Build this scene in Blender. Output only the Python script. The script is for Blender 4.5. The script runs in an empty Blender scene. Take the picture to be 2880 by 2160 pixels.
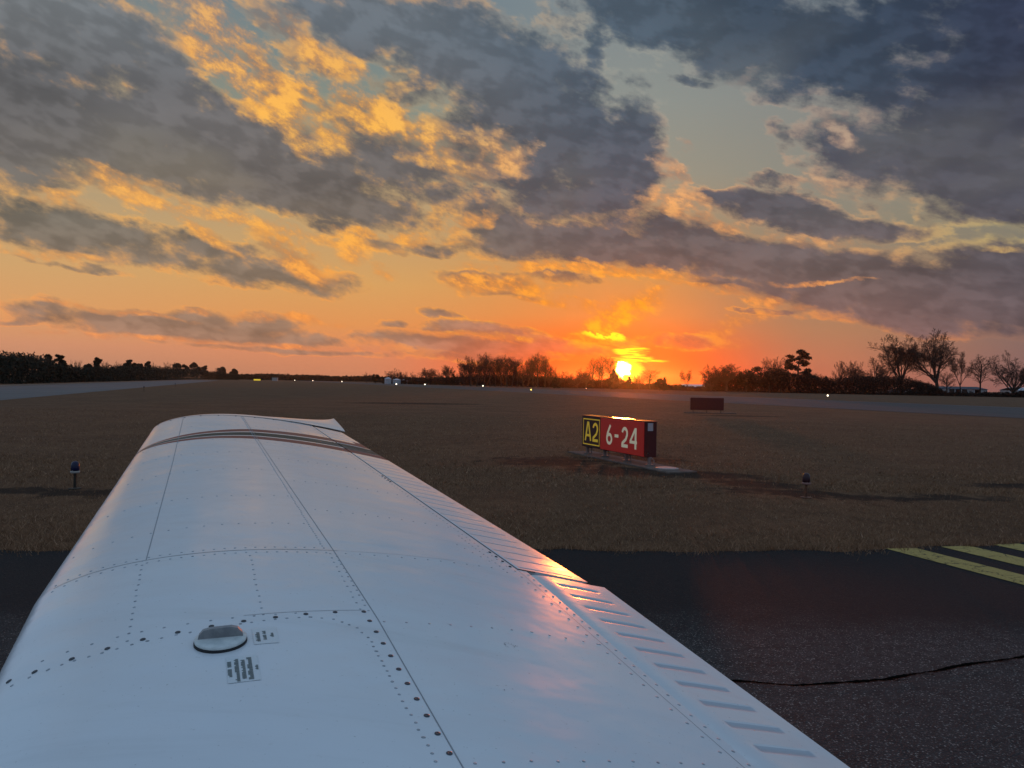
import bpy, math, random
import numpy as np
from math import radians as R
random.seed(7); rng = np.random.default_rng(7)
scn = bpy.context.scene
col = scn.collection
# ------------------------------------------------------------------ camera
F = 769.0; H = 1.75; RHO = R(1.0); PITCH = -(384-382.8)/F
def _cam():
    cp, sp = math.cos(PITCH), math.sin(PITCH)
    f = np.array([0, cp, sp]); r0 = np.array([1., 0, 0]); u0 = np.array([0, -sp, cp])
    return math.cos(RHO)*r0+math.sin(RHO)*u0, -math.sin(RHO)*r0+math.cos(RHO)*u0, f
CR, CU, CF = _cam(); CC = np.array([0, 0, H])
cd = bpy.data.cameras.new('camera'); cam = bpy.data.objects.new('camera', cd); col.objects.link(cam)
import mathutils
M = mathutils.Matrix(((CR[0], CU[0], -CF[0], 0), (CR[1], CU[1], -CF[1], 0), (CR[2], CU[2], -CF[2], H), (0, 0, 0, 1)))
cam.matrix_world = M
cd.sensor_width = 36; cd.lens = 36*F/1024; cd.clip_start = 0.05; cd.clip_end = 20000
scn.camera = cam
scn.view_settings.view_transform = 'Standard'; scn.view_settings.look = 'None'
scn.view_settings.exposure = 0; scn.view_settings.gamma = 1
scn.render.resolution_x = 1024; scn.render.resolution_y = 768

def ray(px, py): return CF+(px-512)/F*CR+(384-py)/F*CU
def ground(px, py, z=0.):
    d = ray(px, py); return CC+d*((z-H)/d[2])
def at(px, D, py=None):
    """world point at forward distance D on the photo's column px; z on the ground or where row py is"""
    d = ray(px, 384 if py is None else py); P = CC+d*(D/d[1])
    if py is None: P[2] = 0
    return P
def lin(c):
    return tuple(((x/255)/12.92 if x/255 <= .04045 else ((x/255+.055)/1.055)**2.4) for x in c)
# ------------------------------------------------------------------ node helper
class NT:
    def __init__(s, tree): s.t = tree; s.n = tree.nodes; s.l = tree.links
    def node(s, typ, **kw):
        n = s.n.new(typ)
        for k, v in kw.items(): setattr(n, k, v)
        return n
    def link(s, a, b): s.l.new(a, b)
    def put(s, inp, v):
        if isinstance(v, bpy.types.NodeSocket): s.l.new(v, inp)
        else: inp.default_value = v
    def m(s, op, a, b=0., c=0., clamp=False):
        n = s.n.new('ShaderNodeMath'); n.operation = op; n.use_clamp = clamp
        s.put(n.inputs[0], a); s.put(n.inputs[1], b); s.put(n.inputs[2], c); return n.outputs[0]
    def vm(s, op, a, b=None, sc=None):
        n = s.n.new('ShaderNodeVectorMath'); n.operation = op; s.put(n.inputs[0], a)
        if b is not None: s.put(n.inputs[1], b)
        if sc is not None: s.put(n.inputs[3], sc)
        return n.outputs[1] if op in ('DOT_PRODUCT', 'LENGTH', 'DISTANCE') else n.outputs[0]
    def ss(s, v, a, b, lo=0., hi=1., typ='SMOOTHSTEP'):
        n = s.n.new('ShaderNodeMapRange'); n.interpolation_type = typ; n.clamp = True if typ == 'LINEAR' else n.clamp
        s.put(n.inputs[0], v); s.put(n.inputs[1], a); s.put(n.inputs[2], b); s.put(n.inputs[3], lo); s.put(n.inputs[4], hi)
        return n.outputs[0]
    def mix(s, f, a, b, typ='MIX'):
        n = s.n.new('ShaderNodeMix'); n.data_type = 'RGBA'; n.blend_type = typ
        s.put(n.inputs[0], f); s.put(n.inputs[6], a if isinstance(a, bpy.types.NodeSocket) else (*a[:3], 1)); s.put(n.inputs[7], b if isinstance(b, bpy.types.NodeSocket) else (*b[:3], 1))
        return n.outputs[2]
    def ramp(s, v, stops, interp='LINEAR'):
        n = s.n.new('ShaderNodeValToRGB'); r = n.color_ramp; r.interpolation = interp
        while len(r.elements) < len(stops): r.elements.new(.5)
        for e, (p, c) in zip(r.elements, stops): e.position = p; e.color = (*c, 1)
        s.put(n.inputs[0], v); return n.outputs[0]
    def noise(s, vec, scale, detail=2, rough=.5, dist=0., color=False, lac=2.):
        n = s.n.new('ShaderNodeTexNoise'); s.put(n.inputs['Vector'], vec); n.inputs['Scale'].default_value = scale
        n.inputs['Detail'].default_value = detail; n.inputs['Roughness'].default_value = rough; n.inputs['Distortion'].default_value = dist
        n.inputs['Lacunarity'].default_value = lac
        return n.outputs[1] if color else n.outputs[0]
    def mapping(s, vec, loc=(0, 0, 0), rot=(0, 0, 0), scale=(1, 1, 1), typ='POINT'):
        n = s.n.new('ShaderNodeMapping'); n.vector_type = typ; s.put(n.inputs[0], vec)
        n.inputs['Location'].default_value = loc; n.inputs['Rotation'].default_value = rot; n.inputs['Scale'].default_value = scale
        return n.outputs[0]
# ------------------------------------------------------------------ sky (real directions: azimuth and elevation in degrees)
SUN_PX = (623.5, 369.8)
sd = ray(*SUN_PX); sd = sd/np.linalg.norm(sd)
SUN_AZ = math.degrees(math.atan2(sd[0], sd[1])); SUN_EL = math.degrees(math.asin(sd[2]))
def azel(dx, dy):   # photo position (2212 wide) -> sky direction in degrees
    d = ray(dx/2.16015, dy/2.16015); d = d/np.linalg.norm(d)
    return np.array([math.degrees(math.atan2(d[0], d[1])), math.degrees(math.asin(d[2]))])
world = bpy.data.worlds.new('World'); scn.world = world; world.use_nodes = True
w = NT(world.node_tree); w.n.clear()
tc = w.node('ShaderNodeTexCoord'); D = tc.outputs['Generated']
sx = w.node('ShaderNodeSeparateXYZ'); w.link(D, sx.inputs[0]); X, Y, Z = sx.outputs
DEG = 180/math.pi
az = w.m('MULTIPLY', w.m('ARCTAN2', X, Y), DEG); el = w.m('MULTIPLY', w.m('ARCSINE', Z), DEG)
cmb = w.node('ShaderNodeCombineXYZ'); w.link(az, cmb.inputs[0]); w.link(el, cmb.inputs[1]); P0 = cmb.outputs[0]
# cloud-deck plane coordinate (perspective of a flat deck)
den = w.m('ADD', w.m('MAXIMUM', Z, 0.), .16)
q = w.node('ShaderNodeCombineXYZ'); w.link(w.m('DIVIDE', X, den), q.inputs[0]); w.link(w.m('DIVIDE', Y, den), q.inputs[1])
Qp = q.outputs[0]
big = w.noise(Qp, 1.1, 2, .5, color=True)
def strm(cw, sx_, sy_, loc=(0, 0)): return w.mapping(P0, loc=(loc[0], loc[1], 0), rot=(0, 0, -R(cw)), scale=(1/sx_, 1/sy_, 1), typ='TEXTURE')   # stretched along cloud streets
sml = w.noise(strm(18, .13, .28), 1.6, 7, .62, color=True)
wp = w.vm('ADD', w.vm('SCALE', w.vm('SUBTRACT', big, (.5, .5, .5)), sc=4.5), w.vm('MULTIPLY', w.vm('SUBTRACT', sml, (.5, .5, .5)), (6.0, 4.2, 0)))
wfac = w.ss(el, 0, 18, .22, 1., 'LINEAR')
P = w.vm('ADD', P0, w.vm('SCALE', wp, sc=wfac))
def field(blobs, vec):
    out = None; vec0 = vec
    for (cx, cy, rx, ry, rot, wt) in blobs:
        a = R(rot); c = azel(cx, cy)
        e1 = (azel(cx+rx*math.cos(a), cy+rx*math.sin(a))-azel(cx-rx*math.cos(a), cy-rx*math.sin(a)))/2
        e2 = (azel(cx-ry*math.sin(a), cy+ry*math.cos(a))-azel(cx+ry*math.sin(a), cy-ry*math.cos(a)))/2
        if out is not None:   # a negligible term keeps the blobs evaluated one after the other
            va = w.node('ShaderNodeVectorMath', operation='MULTIPLY_ADD'); w.link(out, va.inputs[0]); va.inputs[1].default_value = (1e-7,)*3; w.link(vec0, va.inputs[2]); vec = va.outputs[0]
        mp = w.mapping(vec, loc=(c[0], c[1], 0), rot=(0, 0, math.atan2(e1[1], e1[0])), scale=(np.linalg.norm(e1), np.linalg.norm(e2), 1), typ='TEXTURE')
        r2 = w.vm('DOT_PRODUCT', mp, mp)
        v = w.m('MULTIPLY_ADD', r2, -wt, wt)
        out = v if out is None else w.m('MAXIMUM', out, v)
    return w.m('MAXIMUM', out, -1.)
# dark cloud masses: centre, radii, tilt (clockwise in the photo), weight
DARK = [
 (300, 290, 560, 125, 11, 1.2), (640, 390, 330, 72, 14, 1.1), (60, 240, 330, 170, 20, 1.2), (110, 60, 330, 120, 18, 1.0), (370, 200, 190, 62, 48, .8), (760, 440, 130, 26, 12, .6),
 (800, 40, 330, 80, 14, 1.), (1040, 130, 330, 130, 26, 1.2), (1220, 290, 250, 140, 48, 1.2), (1345, 340, 95, 150, 6, 1.2), (1040, 330, 170, 95, 12, 1.), (1170, 395, 190, 70, 12, 1.), (1330, 425, 95, 60, 0, 1.), (1120, 250, 220, 110, 30, 1.1),
 (820, 330, 200, 85, 28, 1.), (590, 190, 95, 34, 52, .8), (700, 250, 100, 34, 45, .6), (640, 90, 170, 40, 35, .6), (890, 210, 110, 60, 30, .5),
 (1500, 30, 330, 100, 6, 1.2), (1760, 110, 420, 150, 10, 1.3), (2100, 130, 330, 270, 30, 1.3), (1870, 280, 190, 140, 22, 1.2), (2110, 330, 230, 150, 15, 1.2), (2180, 430, 220, 70, 5, 1.), (1480, 180, 60, 14, 10, .4), (1700, 200, 110, 50, 15, .7), (1290, 90, 30, 60, 10, .5), (1880, 200, 230, 80, 14, 1.3), (1960, 60, 260, 90, 5, 1.2),
 (1720, 450, 280, 38, 9, 1.), (1560, 415, 90, 26, 5, .7), (1070, 475, 110, 56, 25, 1.1), (1290, 535, 350, 60, 5, 1.2), (1440, 490, 200, 60, 12, 1.), (1660, 560, 440, 70, 8, 1.2), (1960, 620, 440, 85, 6, 1.2), (2160, 600, 220, 90, 0, 1.1), (2020, 690, 260, 32, 4, .8), (1640, 620, 240, 24, 8, .7),
 (1060, 612, 120, 26, 6, .9), (1090, 640, 80, 14, 8, .6), (1210, 610, 90, 16, 10, .5), (930, 522, 75, 20, 12, .7), (720, 470, 80, 13, 4, .7), (820, 512, 60, 18, 20, .5),
 (200, 500, 330, 56, 12, 1.), (40, 460, 120, 44, 15, .9), (600, 586, 210, 34, 9, 1.1), (370, 555, 170, 28, 10, .8), (430, 530, 180, 34, 14, .8), (170, 560, 130, 10, 12, .5), (640, 555, 110, 30, 30, .5),
 (400, 706, 370, 30, 5, 1.), (130, 672, 60, 24, 20, .7), (430, 690, 90, 32, 5, 1.), (570, 700, 80, 34, 5, .9), (270, 690, 90, 22, 18, .8), (60, 690, 150, 8, 2, .5), (690, 728, 60, 14, 6, .6),
 (1000, 745, 260, 20, 5, .9), (1040, 715, 160, 16, 4, .8), (850, 702, 34, 12, 6, .7), (955, 683, 48, 9, 10, .7), (620, 755, 260, 10, 3, .55), (1080, 770, 230, 12, 3, .6), (1190, 745, 150, 22, 8, .8),
 (1430, 736, 140, 18, 3, .4), (1660, 664, 66, 7, 4, .6), (1450, 362, 35, 18, 60, .3), (1690, 290, 34, 24, 30, .4), (1600, 180, 60, 12, -25, .3), (1660, 385, 60, 14, 5, .4),
]
# places where thin cloud glows with the sun behind it
LIT = [
 (560, 190, 260, 70, 38, 1.1), (800, 270, 280, 60, 27, 1.2), (470, 60, 170, 50, 40, .9), (700, 120, 170, 40, 30, .7), (560, 474, 330, 20, 11, .75), (860, 495, 160, 14, 5, .9), (280, 392, 90, 22, 15, .6),
 (1080, 345, 80, 50, 20, .9), (640, 545, 120, 34, 33, 1.), (755, 525, 50, 34, 60, .8), (410, 475, 160, 14, 35, .7), (135, 432, 60, 18, 15, .8), (120, 530, 130, 14, 6, .7), (835, 580, 40, 15, 35, .7),
 (1240, 588, 260, 15, 3, 1.1), (1500, 615, 260, 12, 10, .8), (1100, 622, 150, 26, 4, .8), (1440, 355, 45, 28, 40, .8), (1560, 470, 180, 16, 14, .8), (1470, 430, 70, 30, 30, .8), (1720, 495, 150, 12, 8, .6), (1760, 605, 110, 5, 2, .7),
 (1590, 178, 50, 18, -25, .6), (1480, 300, 14, 14, 0, .5), (1010, 455, 70, 20, -10, .9), (1330, 690, 110, 40, -25, .9), (1300, 722, 110, 12, 3, 1.3), (1380, 655, 70, 12, -30, .9), (1600, 690, 80, 18, -15, .5), (1200, 660, 120, 8, 5, .7),
 (250, 672, 170, 7, 8, .7), (560, 680, 170, 10, 4, .6), (450, 735, 420, 7, 3, .5), (1000, 725, 170, 7, 3, .6), (2180, 545, 60, 8, 5, .8), (1770, 395, 50, 18, 10, .5), (1820, 275, 50, 30, 40, .5),
]
fD = field(DARK, P); fL = field(LIT, P)
fb = w.noise(strm(16, .13, .24), 2.3, 9, .64)
fb1 = w.noise(strm(16, .13, .24), 2.2, 3.5, .55)
fb2 = w.noise(strm(16, .13, .24, (-.6, .55)), 2.2, 3.5, .55)
fbq = w.noise(w.mapping(Qp, loc=(4.2, 7.7, 0)), 2.2, 4, .55)
fbf = w.noise(strm(32, .14, .24, (3, 5)), 5.5, 8, .66)
# generic cover outside the photographed part of the sky
gen = w.m('MULTIPLY_ADD', w.noise(w.mapping(Qp, loc=(9.1, 2.3, 0)), 1.0, 5, .55), 6., -3.1)
outside = w.m('MAXIMUM', w.ss(el, 26, 34), w.ss(w.m('ABSOLUTE', az), 36, 48))
fD = w.m('ADD', w.m('MULTIPLY', fD, w.m('SUBTRACT', 1., outside)), w.m('MULTIPLY', gen, outside))
dn = w.m('ADD', fD, w.m('ADD', w.m('ADD', w.m('MULTIPLY_ADD', fb, 2.3, -1.12), w.m('MULTIPLY_ADD', fbf, .7, -.35)), w.m('MULTIPLY_ADD', fbq, .8, -.36)))
ln = w.m('ADD', fL, w.m('ADD', w.m('MULTIPLY_ADD', fb, 3.0, -1.5), w.m('MULTIPLY_ADD', fbq, .6, -.3)))
alpha = w.ss(dn, -.34, .12); thick = w.ss(dn, -.20, .74)
lit = w.ss(ln, -.45, .95)
# colours by elevation at four azimuths
def rows(cols): return [(e/30, lin(c)) for e, c in cols]
elf = w.m('DIVIDE', el, 30., clamp=True)
def table(t):
    out = None; prev = None
    for a, cs in t:
        r = w.ramp(elf, rows(cs))
        if out is None: out = r
        else: out = w.mix(w.ss(az, prev, a), out, r)
        prev = a
    return out
CLEAR = table([
 (-34, [(0, (186, 134, 110)), (2, (210, 146, 110)), (4, (220, 158, 102)), (7, (208, 164, 110)), (10, (192, 160, 116)), (14, (164, 152, 126)), (19, (136, 138, 126)), (26, (116, 128, 136))]),
 (-12, [(0, (200, 134, 102)), (2, (218, 140, 100)), (4, (226, 150, 88)), (7, (216, 162, 98)), (10, (198, 160, 110)), (14, (172, 156, 124)), (19, (134, 142, 130)), (26, (110, 128, 138))]),
 (8.3, [(0, (250, 72, 12)), (1.5, (252, 88, 16)), (3, (248, 112, 34)), (5, (232, 138, 70)), (8, (214, 150, 86)), (11, (182, 146, 104)), (15, (156, 148, 130)), (20, (142, 146, 140)), (26, (126, 136, 140))]),
 (22, [(0, (176, 108, 88)), (2, (184, 122, 92)), (4, (178, 128, 94)), (8, (158, 130, 104)), (11, (144, 134, 116)), (15, (142, 139, 128)), (20, (134, 137, 134)), (26, (104, 116, 126))]),
 (36, [(0, (134, 96, 94)), (3, (132, 104, 98)), (7, (124, 112, 104)), (11, (134, 130, 112)), (15, (124, 124, 118)), (20, (110, 116, 120)), (26, (90, 100, 114))]),
])
CLOUD = table([
 (-34, [(0, (170, 120, 100)), (3, (162, 124, 102)), (6, (146, 126, 108)), (10, (124, 116, 104)), (14, (106, 102, 100)), (19, (104, 105, 108)), (24, (118, 124, 128))]),
 (-12, [(0, (180, 122, 98)), (3, (166, 128, 104)), (6, (150, 126, 104)), (10, (124, 112, 102)), (14, (110, 103, 99)), (19, (106, 104, 105)), (24, (104, 112, 120))]),
 (8.3, [(0, (216, 84, 44)), (2, (214, 106, 64)), (4, (190, 116, 84)), (7, (130, 102, 92)), (10, (112, 98, 95)), (14, (96, 94, 102)), (19, (84, 92, 104)), (24, (78, 92, 106))]),
 (22, [(0, (164, 98, 84)), (4, (132, 100, 94)), (8, (114, 98, 95)), (12, (98, 94, 98)), (15, (84, 84, 94)), (20, (66, 78, 94)), (26, (56, 70, 88))]),
 (36, [(0, (120, 90, 92)), (4, (106, 90, 92)), (8, (94, 88, 94)), (12, (80, 80, 90)), (16, (68, 70, 84)), (20, (56, 62, 82)), (26, (46, 54, 78))]),
])
GLOW = table([
 (-34, [(0, (240, 140, 92)), (5, (244, 164, 92)), (10, (248, 180, 92)), (20, (250, 180, 96)), (26, (212, 170, 120))]),
 (-12, [(0, (246, 144, 88)), (5, (252, 160, 72)), (10, (252, 176, 78)), (18, (255, 188, 84)), (26, (232, 172, 100))]),
 (8.3, [(0, (255, 150, 10)), (3, (255, 190, 20)), (6, (255, 160, 36)), (9, (255, 168, 70)), (14, (244, 176, 112)), (20, (160, 160, 150))]),
 (22, [(0, (240, 140, 80)), (5, (246, 152, 74)), (10, (226, 168, 110)), (16, (190, 160, 136)), (24, (130, 134, 136))]),
 (36, [(0, (200, 120, 90)), (5, (180, 130, 100)), (10, (210, 190, 120)), (16, (150, 130, 124)), (24, (110, 112, 120))]),
])
# the cover near the sun glows, and the rims of the clouds catch light on the sunny side
relief = w.ss(w.m('SUBTRACT', fb1, fb2), -.13, .15)
c1 = w.mix(w.m('MULTIPLY', alpha, w.ss(relief, .2, .9, .15, .75)), CLEAR, GLOW)
dk = w.m('MULTIPLY', thick, w.m('SUBTRACT', 1., w.m('MULTIPLY', lit, .5)))
vary = w.m('ADD', w.ss(relief, 0, 1, .87, 1.13), w.m('MULTIPLY_ADD', fbq, .8, -.42))
cld = w.vm('SCALE', CLOUD, sc=vary)
veil = w.ss(w.noise(w.mapping(Qp, loc=(1.2, 3.1, 0), scale=(1, .8, 1)), 1.6, 3, .5), .5, .72, 0, .5)   # thinner lighter parts of the deck
cld = w.mix(w.m('MULTIPLY', veil, w.ss(el, 9, 16)), cld, w.mix(.5, CLEAR, CLOUD))
c2 = w.mix(dk, c1, cld)
gsrc = w.m('ADD', w.m('MULTIPLY_ADD', fbf, 1.1, -.55), w.m('ADD', fb, w.m('MULTIPLY', relief, .16)))
gl = w.m('MULTIPLY', lit, w.ss(gsrc, .32, .80, .02, 1.))
c3 = w.mix(w.m('MULTIPLY', gl, .92), c2, w.vm('MULTIPLY', GLOW, w.mix(w.ss(gsrc, .45, .80), (.74, .58, .60), (1.04, 1.03, 1.0))))
# sun: disc plus the aureole of the bright cloud round it
sdn = w.vm('DOT_PRODUCT', w.vm('NORMALIZE', D), tuple(sd))
ang = w.m('MULTIPLY', w.m('ARCCOSINE', w.m('MINIMUM', sdn, 1.)), DEG)
# streaky upper glow above the disc
P2 = w.vm('ADD', P0, w.vm('MULTIPLY', w.vm('SUBTRACT', sml, (.5, .5, .5)), (1.6, .9, 0)))
def blob2(cx, cy, rx, ry, rot=0):
    c = azel(cx, cy); k = .0345
    mp = w.mapping(P2, loc=(c[0], c[1], 0), rot=(0, 0, -R(rot)), scale=(rx*k, ry*k, 1), typ='TEXTURE')
    return w.m('MAXIMUM', w.m('SUBTRACT', 1., w.vm('DOT_PRODUCT', mp, mp)), 0.)
strk = w.noise(w.mapping(P0, scale=(.25, 2.6, 1), rot=(0, 0, R(3))), 1.3, 4, .6)
stm = w.ss(strk, .42, .6, .25, 1.)
y1 = blob2(1358, 799, 40, 32); y2 = w.m('MULTIPLY', blob2(1364, 757, 44, 14), stm); y3 = w.m('MULTIPLY', blob2(1376, 776, 74, 12, 3), stm)
y4 = w.m('MULTIPLY', blob2(1308, 722, 62, 13, 4), w.ss(w.m('ABSOLUTE', w.m('SUBTRACT', fb, .5)), .075, .03))
yel = w.m('MAXIMUM', w.ss(y1, 0., .8), w.m('MAXIMUM', w.ss(y2, 0., .6), w.m('MAXIMUM', w.ss(y3, .1, .9), w.ss(y4, .1, .7))))
aur = w.m('EXPONENT', w.m('MULTIPLY', w.m('POWER', w.m('MULTIPLY', ang, .115), 1.5), -1.))
low = w.ss(el, 5.5, .2)
c4 = w.mix(w.m('MULTIPLY', w.m('MULTIPLY', aur, low), .9), c3, lin((250, 82, 20)))
c5 = w.mix(yel, c4, (1.25, .86, .02))
core = w.ss(w.m('ADD', ang, w.m('MULTIPLY_ADD', fbf, 1.6, -.8)), .64, .38)
c6 = w.mix(core, c5, (42., 17., 3.))
# upper and rear sky: dusk blue from the physical sky model, over and behind the camera
nish = w.node('ShaderNodeTexSky'); nish.sky_type = 'NISHITA'; nish.sun_disc = False
nish.sun_elevation = R(1.2); nish.sun_rotation = R(SUN_AZ); nish.air_density = 1.2; nish.dust_density = 1.5
UPC = w.mix(w.m('MULTIPLY', thick, .75), lin((134, 163, 193)), lin((115, 135, 165)))
UPC = w.mix(1., UPC, w.vm('SCALE', nish.outputs[0], sc=.05), 'ADD')
c7 = w.mix(outside, c6, UPC)
bg = w.node('ShaderNodeBackground'); bg.inputs[1].default_value = 1.0; w.link(c7, bg.inputs[0])
wo = w.node('ShaderNodeOutputWorld'); w.link(bg.outputs[0], wo.inputs[0])
world.cycles.sampling_method = 'MANUAL'; world.cycles.sample_map_resolution = 1024
# sun lamp
ld = bpy.data.lights.new('sun', 'SUN'); ld.energy = 1.1; ld.angle = R(2.0); ld.color = (1., .19, .025)
lo = bpy.data.objects.new('sun', ld); col.objects.link(lo)
LE = R(1.3); LA = R(SUN_AZ)
ldir = mathutils.Vector((math.sin(LA)*math.cos(LE), math.cos(LA)*math.cos(LE), math.sin(LE)))
lo.rotation_euler = ldir.to_track_quat('Z', 'Y').to_euler()
#SKYEND
# ------------------------------------------------------------------ object helpers
def link(o, parent=None):
    col.objects.link(o)
    if parent is not None: o.parent = parent
    return o
def tag(o, label=None, cat=None, group=None, kind=None):
    if label: o['label'] = label
    if cat: o['category'] = cat
    if group: o['group'] = group
    if kind: o['kind'] = kind
    return o
def empty(name, loc=(0, 0, 0), rz=0.):
    o = bpy.data.objects.new(name, None); o.empty_display_size = .2; o.location = tuple(loc); o.rotation_euler = (0, 0, rz); return link(o)
class MB:
    def __init__(s): s.v = []; s.f = []; s.mi = []; s.n = 0
    def add(s, v, f, mi=0):
        v = np.asarray(v, float).reshape(-1, 3)
        s.v.append(v); s.f += [tuple(int(i)+s.n for i in q_) for q_ in f]; s.mi += [mi]*len(f); s.n += len(v)
    def box(s, c, d, rz=0., mi=0, bev=0.):
        x, y, z = [k/2 for k in d]; b = min(bev, x*.9, y*.9, z*.9)
        if b <= 0:
            v = [(i*x, j*y, k*z) for k in (-1, 1) for j in (-1, 1) for i in (-1, 1)]
            f = [(0, 2, 3, 1), (4, 5, 7, 6), (0, 1, 5, 4), (2, 6, 7, 3), (0, 4, 6, 2), (1, 3, 7, 5)]
        else:
            v = []; f = []
            rings = [(-z, x-b, y-b), (-z+b, x, y), (z-b, x, y), (z, x-b, y-b)]
            for zz, xx, yy in rings: v += [(-xx, -yy, zz), (xx, -yy, zz), (xx, yy, zz), (-xx, yy, zz)]
            f = [(3, 2, 1, 0), (12, 13, 14, 15)]
            for r in range(3):
                for k in range(4): f.append((r*4+k, r*4+(k+1) % 4, r*4+4+(k+1) % 4, r*4+4+k))
        v = np.array(v, float); c_, s_ = math.cos(rz), math.sin(rz)
        v = np.stack([v[:, 0]*c_-v[:, 1]*s_, v[:, 0]*s_+v[:, 1]*c_, v[:, 2]], 1)+np.array(c)
        s.add(v, f, mi)
    def lathe(s, c, prof, n=16, mi=0, cap=True):
        v = []; f = []
        for r_, z_ in prof:
            for k in range(n): a = 2*math.pi*k/n; v.append((c[0]+r_*math.cos(a), c[1]+r_*math.sin(a), c[2]+z_))
        for j in range(len(prof)-1):
            for k in range(n): f.append((j*n+k, j*n+(k+1) % n, (j+1)*n+(k+1) % n, (j+1)*n+k))
        if cap: f.append(tuple(range(n))[::-1]); f.append(tuple((len(prof)-1)*n+k for k in range(n)))
        s.add(v, f, mi)
    def tube(s, a, b, r0, r1, n=5, mi=0):
        a = np.array(a, float); b = np.array(b, float); d = b-a; L = np.linalg.norm(d)+1e-9; d /= L
        h = np.array([0, 0, 1.]) if abs(d[2]) < .9 else np.array([1., 0, 0]); p = np.cross(d, h); p /= np.linalg.norm(p); q_ = np.cross(d, p)
        an = np.arange(n)*2*math.pi/n; cs = np.cos(an)[:, None]*p+np.sin(an)[:, None]*q_
        s.add(np.concatenate([a+cs*r0, b+cs*r1]), [(k, (k+1) % n, n+(k+1) % n, n+k) for k in range(n)], mi)
    def build(s, name, mats, parent=None, smooth=False):
        me = bpy.data.meshes.new(name)
        V = np.concatenate(s.v) if s.v else np.zeros((0, 3)); me.from_pydata(V.tolist(), [], s.f)
        for m_ in (mats if isinstance(mats, (list, tuple)) else [mats]): me.materials.append(m_)
        if any(s.mi): me.polygons.foreach_set('material_index', s.mi)
        if smooth: me.polygons.foreach_set('use_smooth', [True]*len(me.polygons))
        me.update(); o = bpy.data.objects.new(name, me); return link(o, parent)
def mat(name, c=(.5, .5, .5), rough=.6, metal=0., spec=.5, coat=0., fn=None, emit=None, es=1.):
    m_ = bpy.data.materials.new(name); m_.use_nodes = True; t = NT(m_.node_tree); b = t.n['Principled BSDF']
    b.inputs['Base Color'].default_value = (*c, 1); b.inputs['Roughness'].default_value = rough; b.inputs['Metallic'].default_value = metal
    b.inputs['Specular IOR Level'].default_value = spec; b.inputs['Coat Weight'].default_value = coat
    if emit: b.inputs['Emission Color'].default_value = (*emit, 1); b.inputs['Emission Strength'].default_value = es
    if fn: fn(t, b)
    return m_
def bump(t, b, h, strength=.5, dist=.02):
    n = t.node('ShaderNodeBump'); n.inputs['Strength'].default_value = strength; n.inputs['Distance'].default_value = dist
    t.link(h, n.inputs['Height']); t.link(n.outputs[0], b.inputs['Normal'])
def objco(t): return t.node('ShaderNodeTexCoord').outputs['Object']
def mottled(name, ca, cb, scale, rough=.8, bs=.3, bd=.01, detail=6, spec=.3):
    def fn(t, b):
        n_ = t.noise(objco(t), scale, detail, .6)
        t.link(t.mix(t.ss(n_, .35, .65), ca, cb), b.inputs['Base Color']); bump(t, b, n_, bs, bd)
    return mat(name, ca, rough, spec=spec, fn=fn)
# ------------------------------------------------------------------ ground
def grass_fn(t, b):
    o = objco(t)
    n1 = t.noise(o, .35, 5, .6); n2 = t.noise(t.mapping(o, scale=(1, .6, 1)), 3.5, 6, .65); n3 = t.noise(o, 26, 4, .7); n4 = t.noise(t.mapping(o, scale=(.02, .05, 1)), 1., 5, .6)
    c = t.mix(t.ss(n1, .35, .68), (0.183, 0.092, 0.049), (0.244, 0.127, 0.067))
    c = t.mix(t.ss(n2, .40, .72, 0, .7), c, (0.091, 0.048, 0.027))
    c = t.mix(t.ss(n3, .42, .62, .5, 0.), c, (0.073, 0.039, 0.021))
    c = t.mix(t.ss(n4, .45, .7, 0, .45), c, (0.128, 0.075, 0.038))
    # bare worn earth round the sign slab and the edge lights (worn patches of their own shape)
    dist_ = t.noise(o, 1.6, 4, .6, color=True); ow = t.vm('ADD', o, t.vm('MULTIPLY', t.vm('SUBTRACT', dist_, (.5, .5, .5)), (2.6, 1.6, 0)))
    ms = None
    for (x, y, rx, ry, rot) in PATCH:
        mp = t.mapping(ow, loc=(x, y, 0), rot=(0, 0, rot), scale=(rx, ry, 1000), typ='TEXTURE')
        v = t.m('SUBTRACT', 1., t.vm('DOT_PRODUCT', mp, mp)); ms = v if ms is None else t.m('MAXIMUM', ms, v)
    k = t.ss(t.m('ADD', ms, t.m('ADD', t.m('MULTIPLY_ADD', n2, 2.6, -1.3), t.m('MULTIPLY_ADD', n3, 1.2, -.6))), -.15, .8)
    c = t.mix(t.m('MULTIPLY', k, .92), c, (.030, .018, .012))
    c = t.mix(.12, c, (.02, .012, .008))
    t.link(c, b.inputs['Base Color']); bump(t, b, t.m('ADD', t.m('MULTIPLY', n2, .5), n3), .9, .05)
PATCH = [(.9, 17.2, 1.5, 1.3, 0), (2.2, 15.6, 1.5, 1.0, -.3), (3.6, 15.2, 1.8, .8, -.4), (4.4, 13.8, 1.2, .6, -.5), (5.0, 12.6, 1.9, .55, -.3), (6.6, 12.4, 1.8, .4, .1), (3.0, 18.6, 1.6, .7, -.9),
         (-6.8, 11.5, 1.8, .5, 0), (13.5, 46, 3., 1.0, 0), (-7.5, 60, 6, 2.5, .2), (9.5, 14.2, 1.2, .4, 0)]
M_grass = mat('dry_grass', rough=.95, spec=.1, fn=grass_fn)
gm = MB(); rr = [0, 4, 8, 14, 25, 50, 100, 220, 500, 1000, 1700]; na = 48
V = [(0, 0, 0)]; Fc = []
for r_ in rr[1:]:
    for k in range(na): a = 2*math.pi*k/na; V.append((r_*math.cos(a), r_*math.sin(a), 0))
for k in range(na): Fc.append((0, 1+k, 1+(k+1) % na))
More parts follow.
